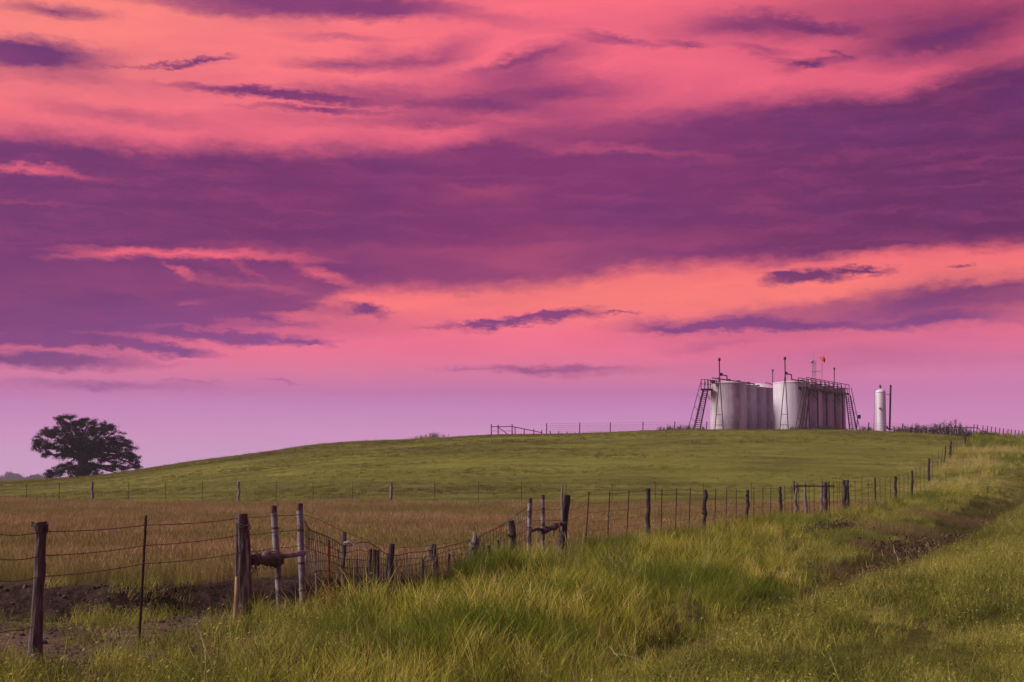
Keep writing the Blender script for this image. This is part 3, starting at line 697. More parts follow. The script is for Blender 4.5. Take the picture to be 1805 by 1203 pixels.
def brace_left():
    Y = 19.5
    E = empty('fence_brace', base(428, Y, 0), 'thick split post braced by two grey pipes left of the wire mesh', 'fence brace', 'fence braces at the ends of the water gap')
    m = MB(); pts = [base(427, Y, .3)]+[at(u, v, Y) for u, v in ((428,1080),(429,1040),(429,1000),(428,960),(426.5,930),(426,906))]
    m.tube(pts, [.125,.12,.115,.112,.10,.09,.082], 14, True, .10, False)
    m.tube([at(418,1060,Y-.08), at(418,990,Y-.08), at(417,925,Y-.06)], [.03,.028,.02], 6, True, .2, False)
    m.tube([at(436,1070,Y-.06), at(438,1010,Y-.07), at(435,950,Y-.07)], [.035,.035,.02], 6, True, .2, False)
    m.build('thick_post', M['old_wood'], E, label='thick split weathered post')
    m = MB(); wire(m, [at(415,927,Y-.11), at(426,930,Y-.13), at(440,925,Y-.09), at(441,934,Y-.05)], .008, 0, 3); wire(m, [at(415,923,Y-.11), at(428,926,Y-.13), at(442,930,Y-.08)], .008, 0, 3)
    for a in range(6): wire(m, [at(438,928,Y-.1), at(440+random.uniform(-2,5), 926+random.uniform(-10,12), Y-.12)], .005, 0, 2)
    m.build('wire_binding', M['wire'], E)
    m = MB(); m.tube([base(417, 18.9, .1), at(416, 1050, 18.9), at(417, 1017, 18.95)], [.024,.024,.018], 7, True, .1, False); m.build('stake', M['stake'], E, label='pale short stake in front of the thick post')
    pipe_post(E, 500, 20.6, 482, 892, .048, 'grey pipe post beside the thick post')
    pipe_post(E, 541, 21.6, 528, 888, .050, 'tall grey pipe post at the start of the mesh')
    m = MB(); m.tube([at(494, 981, 20.5), at(515, 979, 21.0), at(536, 975, 21.5)], .038, 12); m.build('cross_rail', M['pipe'], E)
    m = MB(); log(m, [at(441,990,19.55), at(452,986,19.7), at(464,987,19.9), at(476,984,20.2), at(488,987,20.45), at(497,990,20.5)], [.05,.085,.075,.105,.115,.05], 11, .2)
    m.build('gnarled_log', M['old_wood'], E, label='gnarled log wired between the posts')
    m = MB(); log(m, [at(462,982,19.72), at(475,979,19.95), at(490,982,20.25)], [.03,.06,.03], 8, .25); m.build('split_slab', M['pale_wood'], E)
    m = MB()
    for u in (447, 456, 468, 481, 491):
        c = at(u, 988, 19.6+(u-441)*.016); m.tube([c+Vector((.10*math.cos(a)*.25, .125*math.cos(a), .125*math.sin(a))) for a in np.linspace(0, 6.283, 13)], .006, 4, False)
    for k in range(7):
        c = at(random.uniform(442, 458), 990, 19.6); wire(m, [c, c+Vector((random.uniform(-.1,.1), -.1, random.uniform(-.22,.05)))], .005, 0, 2)
    wire(m, [at(437,930,19.45), at(455,955,19.8), at(482,1000,20.5)], .0045, 0, 3) if False else None
    wire(m, [at(437,958,19.45), at(452,972,19.6), at(480,1000,20.5)], .0045, 0, 3)
    m.build('lashing_wire', M['wire'], E)
    for r in ([(430,912),(484,909),(530,907)], [(432,943),(485,938),(531,932)], [(434,973),(486,966),(532,962)]):
        m = MB(); wire(m, [at(u, v, Y_) for (u, v), Y_ in zip(r, (19.4, 20.55, 21.55))], .0045, .01, 6, .12); m.build('barbed_wire', M['wire'], E)
brace_left()
def water_gap():
    E = empty('water_gap_fence', base(640, 24, 0), 'sagging wire mesh hung across the dark gully between the two braces', 'wire fence')
    topc = [(537,918),(545,932),(558,938),(573,946),(590,954),(603,962),(618,961),(634,956),(650,958),(664,965),(680,976),(700,979),(722,975),(745,974),(768,968),(790,962),(815,957),(835,952),(855,942),(875,931),(895,919),(912,907),(930,896)]
    botc = [(541,1018),(549,1012),(560,1008),(575,1007),(590,1010),(604,1014),(618,1016),(634,1018),(650,1020),(664,1022),(680,1024),(700,1022),(722,1018),(745,1012),(768,1006),(790,1001),(815,999),(835,998),(855,995),(875,991),(895,987),(912,980),(932,972)]
    tu = np.array([a for a, b in topc]); tv = np.array([b for a, b in topc]); bu = np.array([a for a, b in botc]); bv = np.array([b for a, b in botc])
    par = np.linspace(0, 1, len(topc))
    def pt(s, t):
        u0 = np.interp(s, par, tu); v0 = np.interp(s, par, tv); u1 = np.interp(s, par, bu); v1 = np.interp(s, par, bv)
        Y = FY((u0+u1)/2)+.25*math.sin(t*3.1)*math.sin(s*17)
        return at(u0*(1-t)+u1*t, v0*(1-t)+v1*t, Y)
    m = MB(); n = 86
    for i in range(n+1):
        s = i/n; m.tube([pt(min(max(s+.004*math.sin(i*.7+k), 0), 1), k/4) for k in range(5)], .0056, 4, False)
    m.build('mesh_stays', M['mesh_wire'], E, kind='stuff')
    for k, t in enumerate((0, .24, .48, .72, 1.0)):
        m = MB(); m.tube([pt(s, min(1, t+.025*math.sin(s*30+k*2))) for s in np.linspace(0, 1, 70)], .0085 if k == 0 else .0058, 4, False); m.build('mesh_line_wire', M['mesh_wire'], E)
    m = MB(); m.tube([at(538,908,21.6), at(560,915,22.2), at(580,925,22.9), at(602,936,23.5), at(640,950,24.7), at(690,967,26.0), at(760,962,27.6), at(840,950,30.4), at(900,915,32), at(932,895,33)], .004, 4, False); m.build('top_wire', M['wire'], E)
    tpost(base(583, 22.9), at(580, 952, 22.9), .05).build('red_steel_post', M['red'], E, label='bright red steel post')
    def pw(ub, ut, vt, Y, r, mat, **k): wood(base(ub, Y), at(ut, vt, Y), r, k.pop('r1', r*.85), **{a: b for a, b in k.items() if a != 'label'}).build('wooden_stub' if vt > 945 else 'wooden_post', M[mat], E, label=k.get('label'))
    pw(606, 606, 938, 23.5, .042, 'old_wood', label='weathered post beside the red steel post')
    m = MB(); m.tube([at(608,958,23.4), at(617,956,23.3), at(626,962,23.25)], [.03,.035,.012], 6, True, .2, False); m.build('driftwood', M['pale_wood'], E)
    m = MB(); m.bar(base(640, 24.6), at(649, 972, 24.6), .022, .018); m.build('white_picket', M['pale_wood'], E, label='thin pale picket leaning')
    for u, vt in ((655, 968), (661, 969), (666, 970)):
        wood(base(u, 24.9), at(u-1, vt, 24.9), .030, .026, 7).build('wooden_stub', M['dark_wood'], E)
    m = MB(); m.bar(base(668, 25.1), at(670, 967, 25.1), .026, .02); m.build('white_picket', M['pale_wood'], E)
    pw(690, 691, 959, 25.9, .060, 'dark_wood')
    m = MB(); m.bar(base(714, 26.4), at(717, 977, 26.4), .024, .02); m.build('white_picket', M['pale_wood'], E)
    pw(767, 763, 960, 27.9, .075, 'old_wood', r1=.085, label='short wide weathered stub with pale top')
    m = MB(); log(m, [base(833, 29.8), at(834,975,29.8), at(838,955,29.8), at(842,948,29.75)], [.07,.09,.10,.04], 10, .2); m.tube([at(836,958,29.7), at(838,946,29.7), at(836,938,29.7)], [.05,.045,.02], 7, True, .2, False); m.build('twisted_stump', M['pale_wood'], E, label='twisted pale stump wrapped in the mesh')
    for u in (829, 843): m = MB().bar(base(u, 29.6), at(u+3, 955, 29.6), .03, .02); m.build('white_picket', M['pale_wood'], E)
    wood(base(862, 30.4), at(861, 962, 30.4), .05, .045).build('wooden_stub', M['dark_wood'], E)
    wood(base(880, 31), at(877, 952, 31), .035, .03).build('wooden_stub', M['old_wood'], E)
    for (ub, ut, vt, Y_, r_) in ((560,556,948,22.2,.014),(590,597,968,23.2,.012),(622,628,985,24.2,.016),(634,630,978,24.4,.014),(678,684,975,25.4,.018),(702,699,984,26.2,.02),(738,745,985,27.2,.03),(752,748,980,27.6,.022),(786,792,976,28.4,.03),(806,800,972,28.9,.022),(850,853,962,30,.03),(891,889,948,31.2,.018)):
        wood(base(ub, Y_), at(ut, vt, Y_), r_, r_*.8, 6, 6, .15, .02).build('thin_stake', M['old_wood' if ub % 4 else 'pale_wood'], E)
    pw(914, 900, 918, 31.6, .085, 'dark_wood', knots=1, label='dark thick post leaning left')
water_gap()
def brace_right():
    Y = 34.4
    E = empty('fence_brace', base(995, Y, 0), 'dark thick post with thin stick and two pipes right of the wire mesh', 'fence brace', 'fence braces at the ends of the water gap')
    m = MB(); m.tube([base(990, Y, .3)]+[at(u, v, Y) for u, v in ((991,960),(993,930),(996,905),(999,885),(1000,873))], [.115,.11,.098,.09,.088,.085], 12, True, .12, False); m.build('thick_post', M['dark_wood'], E)
    m = MB(); m.tube([at(990,935,Y-.12), at(991,905,Y-.12), at(990,880,Y-.1), at(992,851,Y-.1)], [.026,.03,.026,.018], 7, True, .12, False); m.build('stick', M['pale_wood'], E, label='thin crooked stick standing above the thick post')
    pipe_post(E, 931.5, 33, 934, 879, .052); pipe_post(E, 957, 33.6, 956.5, 873, .048)
    m = MB(); m.tube([at(933,938,33), at(946,933,33.3), at(957,934,33.55)], .035, 10); m.build('cross_rail', M['dark_steel'], E)
    m = MB(); log(m, [at(952,937,33.55), at(960,937,33.6), at(970,932,33.8), at(980,928,34), at(988,924,34.2), at(998,923,34.3)], [.05,.085,.06,.075,.05,.04], 9, .22); m.build('gnarled_log', M['old_wood'], E)
    m = MB()
    for u in (960, 968, 977, 986):
        c = at(u, 931, 33.8); m.tube([c+Vector((0, .11*math.cos(a), .11*math.sin(a))) for a in np.linspace(0, 6.283, 11)], .008, 4, False)
    m.tube([at(976,945,33.8), at(976.5,922,33.8)], .012, 5)
    m.build('lashing_wire', M['wire'], E)
    for v in (899, 918): m = MB(); wire(m, [at(934, v, 33), at(957, v-1, 33.6), at(998, v-1, 34.4)], .005, .01, 4); m.build('barbed_wire', M['wire'], E)
brace_right()
def slope_fence():
    E = empty('field_fence', base(1140, 41, 0), 'long wire fence of rusty steel and dark wooden posts climbing the slope right', 'fence')
    # u_top, v_top, u_base, wood?
    L = [(1038.5,867,1029,0),(1075,866,1069,0),(1109,864,1102,0),(1142,861,1140,2),(1167,860,1163,0),(1193,860,1188.5,0),(1217,860,1212,0),(1243,864,1240,2),(1262,862,1257,0),(1281,862,1277.5,0),(1298,862,1296,0),
         (1318,864,1314.5,2),(1329,859,1327,0),(1345,859,1343,0),(1359,859,1356.5,0),(1375.5,858.5,1376,2),(1383.5,856.6,1382.5,0),(1396,855,1395,0),(1403,846,1402,3),(1407.5,854,1407,0),(1419,852,1418,3),(1426,856,1425.5,0),(1435,851.7,1434,0),
         (1447.6,842,1447,3),(1455,850,1455,2),(1461,849,1461,0),(1469,848,1469,0),(1475.4,848,1475,0),(1480,849,1480,0),(1484,847,1484,0),(1488,844.4,1488,2),(1494,843,1494,2),
         (1507,841,1507,0),(1519,840,1519,0),(1530,839,1530,0),(1542,838,1542,1),(1551,838,1551,0),(1560,835,1560,0),(1569,832,1569,0),(1578,828,1578,2),(1584.6,824,1585,0),(1593,822.7,1593,0),(1600,819,1600,0),(1607,815,1607,2),(1614.4,812,1614.4,0),(1621.5,807,1621.5,0),(1628.6,803.6,1628.6,0),(1637.4,804,1637.4,2),
         (1644,799,1644,0),(1654.6,793,1653,0),(1661.6,792,1659,0),(1667,786,1665,1),(1676,778,1675,2),(1681,780,1681,0),(1687,778,1687,0),(1694,774,1694,0),(1698,770,1698,0),(1702,762.5,1702,2)]
    tops = []
    for ut, vt, ub, w in L:
        Y = FY(ut); p0 = base(ub, Y, .3); p1 = at(ut, vt, Y)
        hh = p1.z-h(xu(ub, Y), Y)
        if hh < .95: p1.z += (.95-hh)*.6
        if hh > 1.55: p1.z -= (hh-1.55)*.7
        tops.append(p1)
        if w == 0: tpost(p0, p1, .046 if Y < 60 else .065).build('steel_post', M['rust'], E)
        elif w == 1: wood(p0, p1, .05, .05, 7, 5).build('wooden_post', M['dark_wood'], E)
        elif w == 2:
            r = .070 if Y < 60 else .095
            wood(p0, p1, r, r*.85, 9, 10, .12, .035, 1).build('wooden_post', M['dark_wood'], E)
        else:
            wood(p0, p1, .075, .06, 8, 8, .12, .05).build('wooden_post', M['pale_wood'], E, label='pale crooked wooden post')
    tops.insert(0, at(999, 880, 34.5))
    for k, d in enumerate((.06, .30, .52, .76, .98)):
        m = MB(); wire(m, [p-Vector((0, 0, d)) for p in tops], .0042 if k else .005, .01, 3); m.build('line_wire', M['wire'], E)
    m = MB(); m.bar(at(1402, 857, 61), at(1470, 857.5, 67.5), .06, .06); m.build('cross_rail', M['dark_wood'], E)
slope_fence()
def far_fence():
    E = empty('far_field_fence', base(689, 88, 0), 'sparse wire fence between the brown field and the green hill', 'fence')
    L = [(-75,851,0),(-15,851,0),(47,852,0),(105,851,0),(163,850,1),(227,850,0),(292,850,0),(357,849.5,0),(421,849,1),(487,849,0),(552,849.5,0),(622,849,0),(689,850,1),(766,851,0),(843,849,0),(919,848,0),(998,850,0),(1079,852,0),(1155,850,0),(1240,850,0),(1325,849,0),(1400,848,0)]
    tops = []
    for u, v, w in L:
        Y = 95.0
        for _ in range(20): Y = float(ffY(xu(u, Y)))
        p0 = base(u+random.uniform(-1, 1), Y); p1 = at(u, v, Y); tops.append(p1)
        if w: wood(p0, p1, .11, .085, 8, 8, .12, .05).build('wooden_post', M['pale_wood'], E, label='pale crooked wooden post')
        else: tpost(p0, p1, .085).build('steel_post', M['dark_steel'], E)
    for d in (.08, .4, .72, 1.0): m = MB(); wire(m, [p-Vector((0, 0, d)) for p in tops], .007, .01, 2); m.build('line_wire', M['wire'], E)
far_fence()
YR = 164.0
def ridge_fence():
    E = empty('ridge_fence', base(1190, YR, 0), 'wire fence with dark posts along the hill crest before the tanks', 'fence')
    L = [(963.4,746.6),(1022,745.5),(1076,745),(1133.6,744),(1189.7,743.5),(1246,744),(1301.5,743.5),(1360.5,743.5),(1415,744),(1473,744.5),(1531.6,745),(1591.6,747)]
    tops = []
    for u, v in L:
        Y = YR+1; p1 = at(u, v, Y); tops.append(p1); MB().bar(base(u, Y), p1, .12, .10).build('steel_post', M['dark_steel'], E)
    for d in (.06, .28): m = MB(); wire(m, [p-Vector((0, 0, d)) for p in tops], .008, .01, 2); m.build('line_wire', M['wire'], E)
    m = MB()
    for i in range(len(tops)-1):
        a, b = tops[i], tops[i+1]; n = 24
        for k in range(n):
            c = a.lerp(b, k/n); m.bar(c-Vector((0, 0, 1.15)), c-Vector((0, 0, .28)), .010, .010)
    m.build('mesh_stays', M['wire'], E)
    for d in (.5, .75, 1.0): m = MB(); wire(m, [p-Vector((0, 0, d)) for p in tops], .005, .0, 1); m.build('line_wire', M['wire'], E)
ridge_fence()
def corral():
    Y = 163.0
    E = empty('pipe_rail_fence', base(880, Y, 0), 'pipe rail fence with diagonal brace at the left end of the crest', 'fence')
    for u, v in ((866,748),(878,749),(902.7,748)): MB().tube([base(u, Y), at(u, v, Y)], .06, 8).build('rail_post', M['dark_steel'], E)
    m = MB(); m.tube([at(866,752.7,Y), at(902.7,752,Y)], .05, 6); m.build('top_rail', M['dark_steel'], E)
    m = MB(); m.tube([at(902.7,752,Y), at(955,763,Y+1)], .05, 6); m.build('sloping_rail', M['dark_steel'], E)
    m = MB(); m.tube([at(878,753,Y), at(896.5,767,Y)], .045, 6); m.build('diagonal_brace', M['dark_steel'], E)
    for u, v in ((908,753.5),(924,756.6),(941,756.8),(955,758.5),(970,760),(985,760.6),(999.6,761.5),(1013.5,762.6),(1027.5,763)):
        MB().bar(base(u, Y+1), at(u, v, Y+1), .10, .10).build('short_post', M['rust'], E)
    m = MB(); m.tube([at(866,760,Y), at(902.7,760,Y)], .02, 5); m.build('wire_strand', M['wire'], E)
corral()
def right_fence():
    E = empty('roadside_fence', base(1750, 176, 0), 'closely spaced posts of the fence running over the crest at far right', 'fence')
    tops = []
    us = [1717,1723,1733,1741,1748,1755,1762.5,1769,1777,1783,1790,1796,1803,1810,1817,1824,1831,1838]
    for i, u in enumerate(us):
        Y = 172+i*1.2; v = 748.5+(u-1717)*.135; p1 = at(u, v, Y); b = base(u, Y); tops.append(p1)
        MB().bar(b, p1, .10, .08).build('steel_post', M['dark_steel'], E)
    for d in (.05, .35, .65): m = MB(); wire(m, [p-Vector((0, 0, d)) for p in tops], .008, 0, 1); m.build('line_wire', M['wire'], E)
    p = [at(1632,763,160), at(1650,758.5,160), at(1672,754,160), at(1700,754,160), at(1723,754.5,160), at(1731,761,160)]
    R = empty('fallen_pipe', base(1680, 160, 0), 'long bent pipe rail lying above the weeds near the crest', 'pipe')
    MB().tube(p, .045, 6).build('pipe', M['dark_steel'], R)
    for u in (1672, 1723): MB().tube([base(u, 160), at(u, 754.5, 160)], .04, 6).build('support', M['dark_steel'], R)
right_fence()
# ------------------------------------------------------------------ tank battery
RD = Vector((2.15, 4.45, 0))
def tank(u, Y, r, vtop, mat, label, lid=.25, cat='storage tank', group=None, off=(0,0)):
    x = xu(u, Y)+off[0]; Y = Y+off[1]; zb = h(x, Y)-.3; zt = vtop
    E = empty('storage_tank', (x, Y, zb), label, cat, 'oil storage tanks')
    Hh = zt-zb
    m = MB(); m.lathe((x, Y, zb), [(r, 0), (r, Hh*.33), (r, Hh*.66), (r, Hh)], 48); m.build('shell', M[mat], E)
    m = MB(); m.lathe((x, Y, zb), [(r, Hh-.10), (r+.035, Hh-.10), (r+.035, Hh+.02), (r*.98, Hh+.03)], 48, False)
    m.build('rim', M[mat], E)
    m = MB(); m.lathe((x, Y, zt), [(r*.985, .02), (r*.7, lid*.45), (r*.35, lid*.85), (.02, lid)], 48); m.build('roof', M['roofw'], E)
    m = MB()
    for k in (1/3, 2/3): m.lathe((x, Y, zb), [(r, Hh*k-.02), (r+.012, Hh*k-.015), (r+.012, Hh*k+.015), (r, Hh*k+.02)], 48)
    m.build('seam', M[mat], E)
    m = MB(); m.lathe((x+r*.5, Y-r*.3, zt), [(.18, 0), (.18, .28), (.24, .28), (.24, .34), (.02, .36)], 12); m.build('hatch', M['dark_steel'], E)
    return (x, Y, zb, zt)
TA = []
Y0 = 174.5; R_ = 2.22
xA = xu(1285.8, Y0); xE = xu(1398, Y0)
zT = at(1285, 674.5, Y0-R_).z
TA = [((xA+RD.x*.93*i, Y0+RD.y*i), ('tankA','tankB','tankB','tankB')[i]) for i in range(4)]
labs = ['wide pale tank with brown stains, nearest of the left row beside the stair', 'stained tank directly behind the foremost left tank', 'stained tank second from the back of the left row', 'tank with white domed roof at the back of the left row']
for i, ((x, y), mt) in enumerate(TA):
    tank(902.5, y, R_, zT+(.15 if i == 3 else 0), mt, labs[i], lid=.25 if i < 3 else .75, off=(x-xu(902.5, y), 0))
labs2 = ['clean pale tank nearest in the right row, behind the second A-frame mast', 'pale tank second in the right row behind the catwalk', 'pale tank third in the right row behind the catwalk', 'last tank of the right row beside the far stair']
zT2 = at(1398, 673.3, Y0-R_).z
for i in range(4):
    x = xE+2.45*i; y = Y0+4.3*i
    tank(902.5, y, R_, zT2, ('tankC','tankA','tankB','tankA')[i], labs2[i], off=(x-xu(902.5, y), 0))
def stair(b0, b1, t0, t1, n, name_lab, platform=None, railh=1.05, side_rail=None):
    """b0,b1 feet of the stringers, t0,t1 heads"""
    E = empty('steel_stair', (b0+b1)/2, name_lab, 'stair', 'steel stairs of the tank battery')
    for a, b in ((b0, t0), (b1, t1)): MB().bar(a, b, .09, .16).build('stringer', M['dark_steel'], E)
    me = None
    for k in range(1, n):
        t = k/n; a = b0.lerp(t0, t); b = b1.lerp(t1, t); MB().box((a+b)/2, ((b-a).length, .18, .06), Matrix.Rotation(math.atan2((b-a).y, (b-a).x), 3, 'Z')).build('tread', M['dark_steel'], E)
    for a, b, s in ((b0, t0, -1), (b1, t1, 1)):
        up = Vector((0, 0, railh)); off = Vector((side_rail*1.0, 0, 0)) if side_rail else Vector((0,0,0))
        ra, rb = a+off*.65+Vector((0,0,.3)), b+off*.25+up*.95
        if side_rail:
            if s*side_rail < 0 or True:
                m = MB(); m.tube([ra, rb], .045, 6)
                for t in (.25, .5, .75): m.tube([ra.lerp(rb, t), a.lerp(b, t)], .026, 5)
                m.build('handrail', M['dark_steel'], E)
    return E
def left_stair():
    Yb, Yt = 171.3, 173.0
    b0, b1 = base(1222, Yb, .05), base(1234, Yb+.3, .05); t0, t1 = at(1239, 687, Yt), at(1247.5, 688, Yt+.3)
    E = stair(b0, b1, t0, t1, 22, 'steep steel stair leaning up to the left tank row', side_rail=-.9)
    m = MB(); c0 = at(1236.5, 687, 173); c1 = at(1254, 687, 174); m.box((c0+c1)/2, ((c1-c0).x, 1.3, .12)); m.box((c0+c1)/2-Vector((0,.66,.06)), ((c1-c0).x, .05, .26)); m.build('platform', M['dark_steel'], E)
    m = MB(); p = [at(1236,669,172.4), at(1247,669.8,172.6), at(1254,671,173.5)]
    m.tube(p, .035, 6); m.tube([q-Vector((0,0,.55)) for q in p], .028, 6)
    for u, Y in ((1236,172.4),(1242,172.5),(1247.5,172.6),(1248.5,174),(1252,173.6)): m.tube([at(u, 688, Y), at(u, 669, Y)], .046, 6)
    m.build('guard_rail', M['dark_steel'], E)
    m = MB(); m.tube([at(1246,693,173.2), at(1252.5,704,174)], .035, 6); m.tube([at(1244,694,173), at(1251,706,173.8)], .03, 6); m.build('knee_brace', M['dark_steel'], E)
left_stair()
def catwalk():
    ya, yb = 171.3, 187.5
    A = at(1422, 684, ya); B = at(1497, 695.5, yb)
    E = empty('catwalk', base(1440, 175, 0), 'long railed steel catwalk on legs running beside the right tank row', 'catwalk')
    d = (B-A); n = Vector((d.y, -d.x, 0)).normalized()     # towards the open side
    for s, nm in ((0, 0), (-1.0, 0)):
        MB().bar(A+n*s, B+n*s, .10, .26).build('deck_beam', M['dark_steel'], E)
    NP = 16
    for k in range(NP):
        c = A.lerp(B, (k+.5)/NP)-n*.5+Vector((0,0,.12)); rot = Matrix(((n.x, d.normalized().x, 0), (n.y, d.normalized().y, 0), (0, 0, 1)))
        MB().box(c, (1.0, d.length/NP*.94, .04), rot).build('deck_plate', M['dark_steel'], E)
    for s in (0, -1.0):
        for hh in (.6, 1.15):
            MB().tube([A+n*s+Vector((0,0,hh+.1)), B+n*s+Vector((0,0,hh+.1))], .046, 6).build('hand_rail', M['dark_steel'], E)
        for k in range(11):
            c = A.lerp(B, k/10)+n*s; MB().tube([c, c+Vector((0,0,1.25))], .046, 6).build('rail_post', M['dark_steel'], E)
    for u in (1425.5, 1440.7, 1456.4, 1471, 1484.8):
        t = (u-1422)/(1497-1422); Y = 1/((1-t)/ya+t/yb); p = A.lerp(B, (Y-ya)/(yb-ya))
        x = p.x-.0; b = Vector((p.x, p.y, h(p.x, p.y)-.2)); MB().bar(b, p, .16, .16).build('leg', M['dark_steel'], E)
        q = p-n*1.0
        MB().tube([p-Vector((0,0,1.3)), q-Vector((0,0,.1))], .04, 6).build('knee_brace', M['dark_steel'], E)
    # valves and hatch pipes crowded on the walkway side of the tanks
    for k in range(8):
        c = A.lerp(B, (k+.4)/8)-n*1.2
        m = MB(); m.tube([c-Vector((0,0,.2)), c+Vector((0,0,.45))], .10, 8); m.tube([c+Vector((0,0,.45)), c-n*.5+Vector((0,0,.35))], .06, 8); m.box(c+Vector((0,0,.62)), (.28,.2,.26)); m.build('valve', M['galv'], E)
    return A, B
CA, CB = catwalk()
E1 = stair(base(1409, 170.3, .05), base(1421, 170.5, .05), at(1421, 684, 171.2), at(1428, 684, 171.5), 22, 'steep steel stair at the near end of the catwalk', side_rail=-.6)
b0 = base(1512.5, 188.5, .05); b0.z = h(b0.x, b0.y); 
E2 = stair(base(1501, 188, .05), base(1514, 188.3, .05), at(1491, 697, 187.4), at(1498.5, 697, 187.8), 20, 'steep steel stair at the far end of the catwalk', side_rail=.6)
m = MB(); m.tube([base(1511, 184), at(1511, 742, 184), at(1513, 736, 184)], .05, 6); m.box(at(1514.5, 735, 184), (.35,.2,.5)); 
o = m.build('valve_post', M['dark_steel'], None, origin=tuple(base(1511, 184, 0))); tag(o, 'small dark valve post at the foot of the far stair', 'valve post')
def mast(u, uL, uR, vap, vtop, Y, label, pipe):
    E = empty('vent_mast', base((uL+uR)/2, Y, 0), label, 'mast', 'A-frame vent masts')
    ap = at(u, vap, Y)
    for q in (uL, uR): MB().tube([base(q, Y), ap], .055, 6).build('leg', M['dark_steel'], E)
    bl = base(uL, Y, 0); br = base(uR, Y, 0)
    for t in (.12, .30): MB().tube([bl.lerp(ap, t), br.lerp(ap, t)], .03, 5).build('tie_bar', M['dark_steel'], E)
    top = at(u-.6, vtop, Y)
    MB().tube([ap-Vector((0,0,.3)), top], .075, 8).build('vent_pipe', M['dark_steel'], E)
    m = MB(); m.lathe(top, [(.02,-.25),(.15,-.2),(.17,0),(.15,.14),(.02,.18)], 10); m.build('cap', M['dark_steel'], E)
    m = MB(); m.tube([at(p, v, y) for p, v, y in pipe], .075, 8)
    m.build('header_pipe', M['dark_steel'], E)
    c = at(pipe[1][0]-.5, pipe[1][1]-.5, pipe[1][2]); m = MB(); m.box(c, (.3,.25,.36)); m.build('valve', M['dark_steel'], E)
    return E
mast(1268.5, 1260.5, 1276.5, 661, 633.5, 171.0, 'tall A-frame vent mast in front of the left stained tank', [(1268.5,661,171),(1272,660.8,171.2),(1281.5,663,172.5),(1281.5,672,172.6)])
mast(1384, 1375.5, 1391.5, 658.5, 631.5, 171.0, 'tall A-frame vent mast in front of the clean right tank', [(1384,658.5,171),(1386,658.8,171.1),(1395,661,172),(1395.5,669.5,172.1),(1420,672.5,175)])
def pipeline():
    E = empty('vent_pipeline', (xA, Y0, zT-.0), 'thin pipe running back along the tops of the left tanks', 'pipe')
    p0, p1 = at(1256, 666.5, 173), at(1342, 679, 190)
    MB().tube([p0, p1], .075, 8).build('pipe', M['dark_steel'], E)
    for i in range(5):
        c = p0.lerp(p1, (i+.6)/5); m = MB(); m.tube([c, c-Vector((0,0,max(.5, c.z-zT)))], .05, 6); m.box(c+Vector((0,0,.05)), (.3,.3,.22)); m.build('riser', M['dark_steel'], E)
    m = MB(); 
    for q in range(4): m.tube([at(1253+q*3, 670, 173), at(1254.5+q*3, 676, 173)], .05, 6)
    m.tube([at(1252,671,173), at(1268,672.5,173)], .05, 6); m.box(at(1257,673.5,172.8), (.4,.3,.4)); m.build('manifold', M['dark_steel'], E)
pipeline()
def vent(u, v0, v1, Y, label, bend=None):
    o = empty('vent_stack', at(u, v1, Y), label, 'vent stack', 'thin vent stacks over the tanks')
    MB().tube([at(u, v1, Y), at(u, v0, Y)], .06, 7).build('vent_pipe', M['dark_steel'], o)
    m = MB(); m.lathe(at(u, v0, Y), [(.02,-.2),(.12,-.16),(.13,.1),(.02,.14)], 9); m.build('cap', M['dark_steel'], o)
    m = MB(); m.tube([at(p, q, Y) for p, q in bend], .055, 6); m.build('header_pipe', M['dark_steel'], o)
vent(1362, 653, 679, 187.5, 'thin vent stack rising behind the domed left tank', [(1350,677),(1350,674.5),(1357,676.5),(1362,678.5)])
vent(1470.5, 650, 684, 184.5, 'thin vent stack rising behind the middle of the catwalk', [(1470.5,684),(1466,686)])
def windsock():
    E = empty('windsock', base(1449, 181, 0), 'orange windsock hanging from a thin pole above the catwalk', 'windsock')
    MB().tube([base(1449, 181), at(1449, 640, 181), at(1449.5, 630.5, 181)], .045, 6).build('pole', M['galv'], E)
    pts = [at(1448.6,630.5,181), at(1450.4,632,180.8), at(1452.2,634.5,180.7), at(1453,637.5,180.7)]
    MB().tube(pts, [.24,.26,.21,.12], 12, False, .05).build('sock', M['orange'], E)
    MB().tube([pts[2], pts[3], at(1453.4,639.3,180.7)], [.212,.125,.08], 12, False, .04).build('sock_tail', M['sock_dark'], E)
    m = MB(); c = pts[0]; m.tube([c+Vector((.3*math.cos(a), .3*math.sin(a), .02)) for a in np.linspace(0, 6.283, 13)], .02, 4, False); m.build('hoop', M['dark_steel'], E)
windsock()
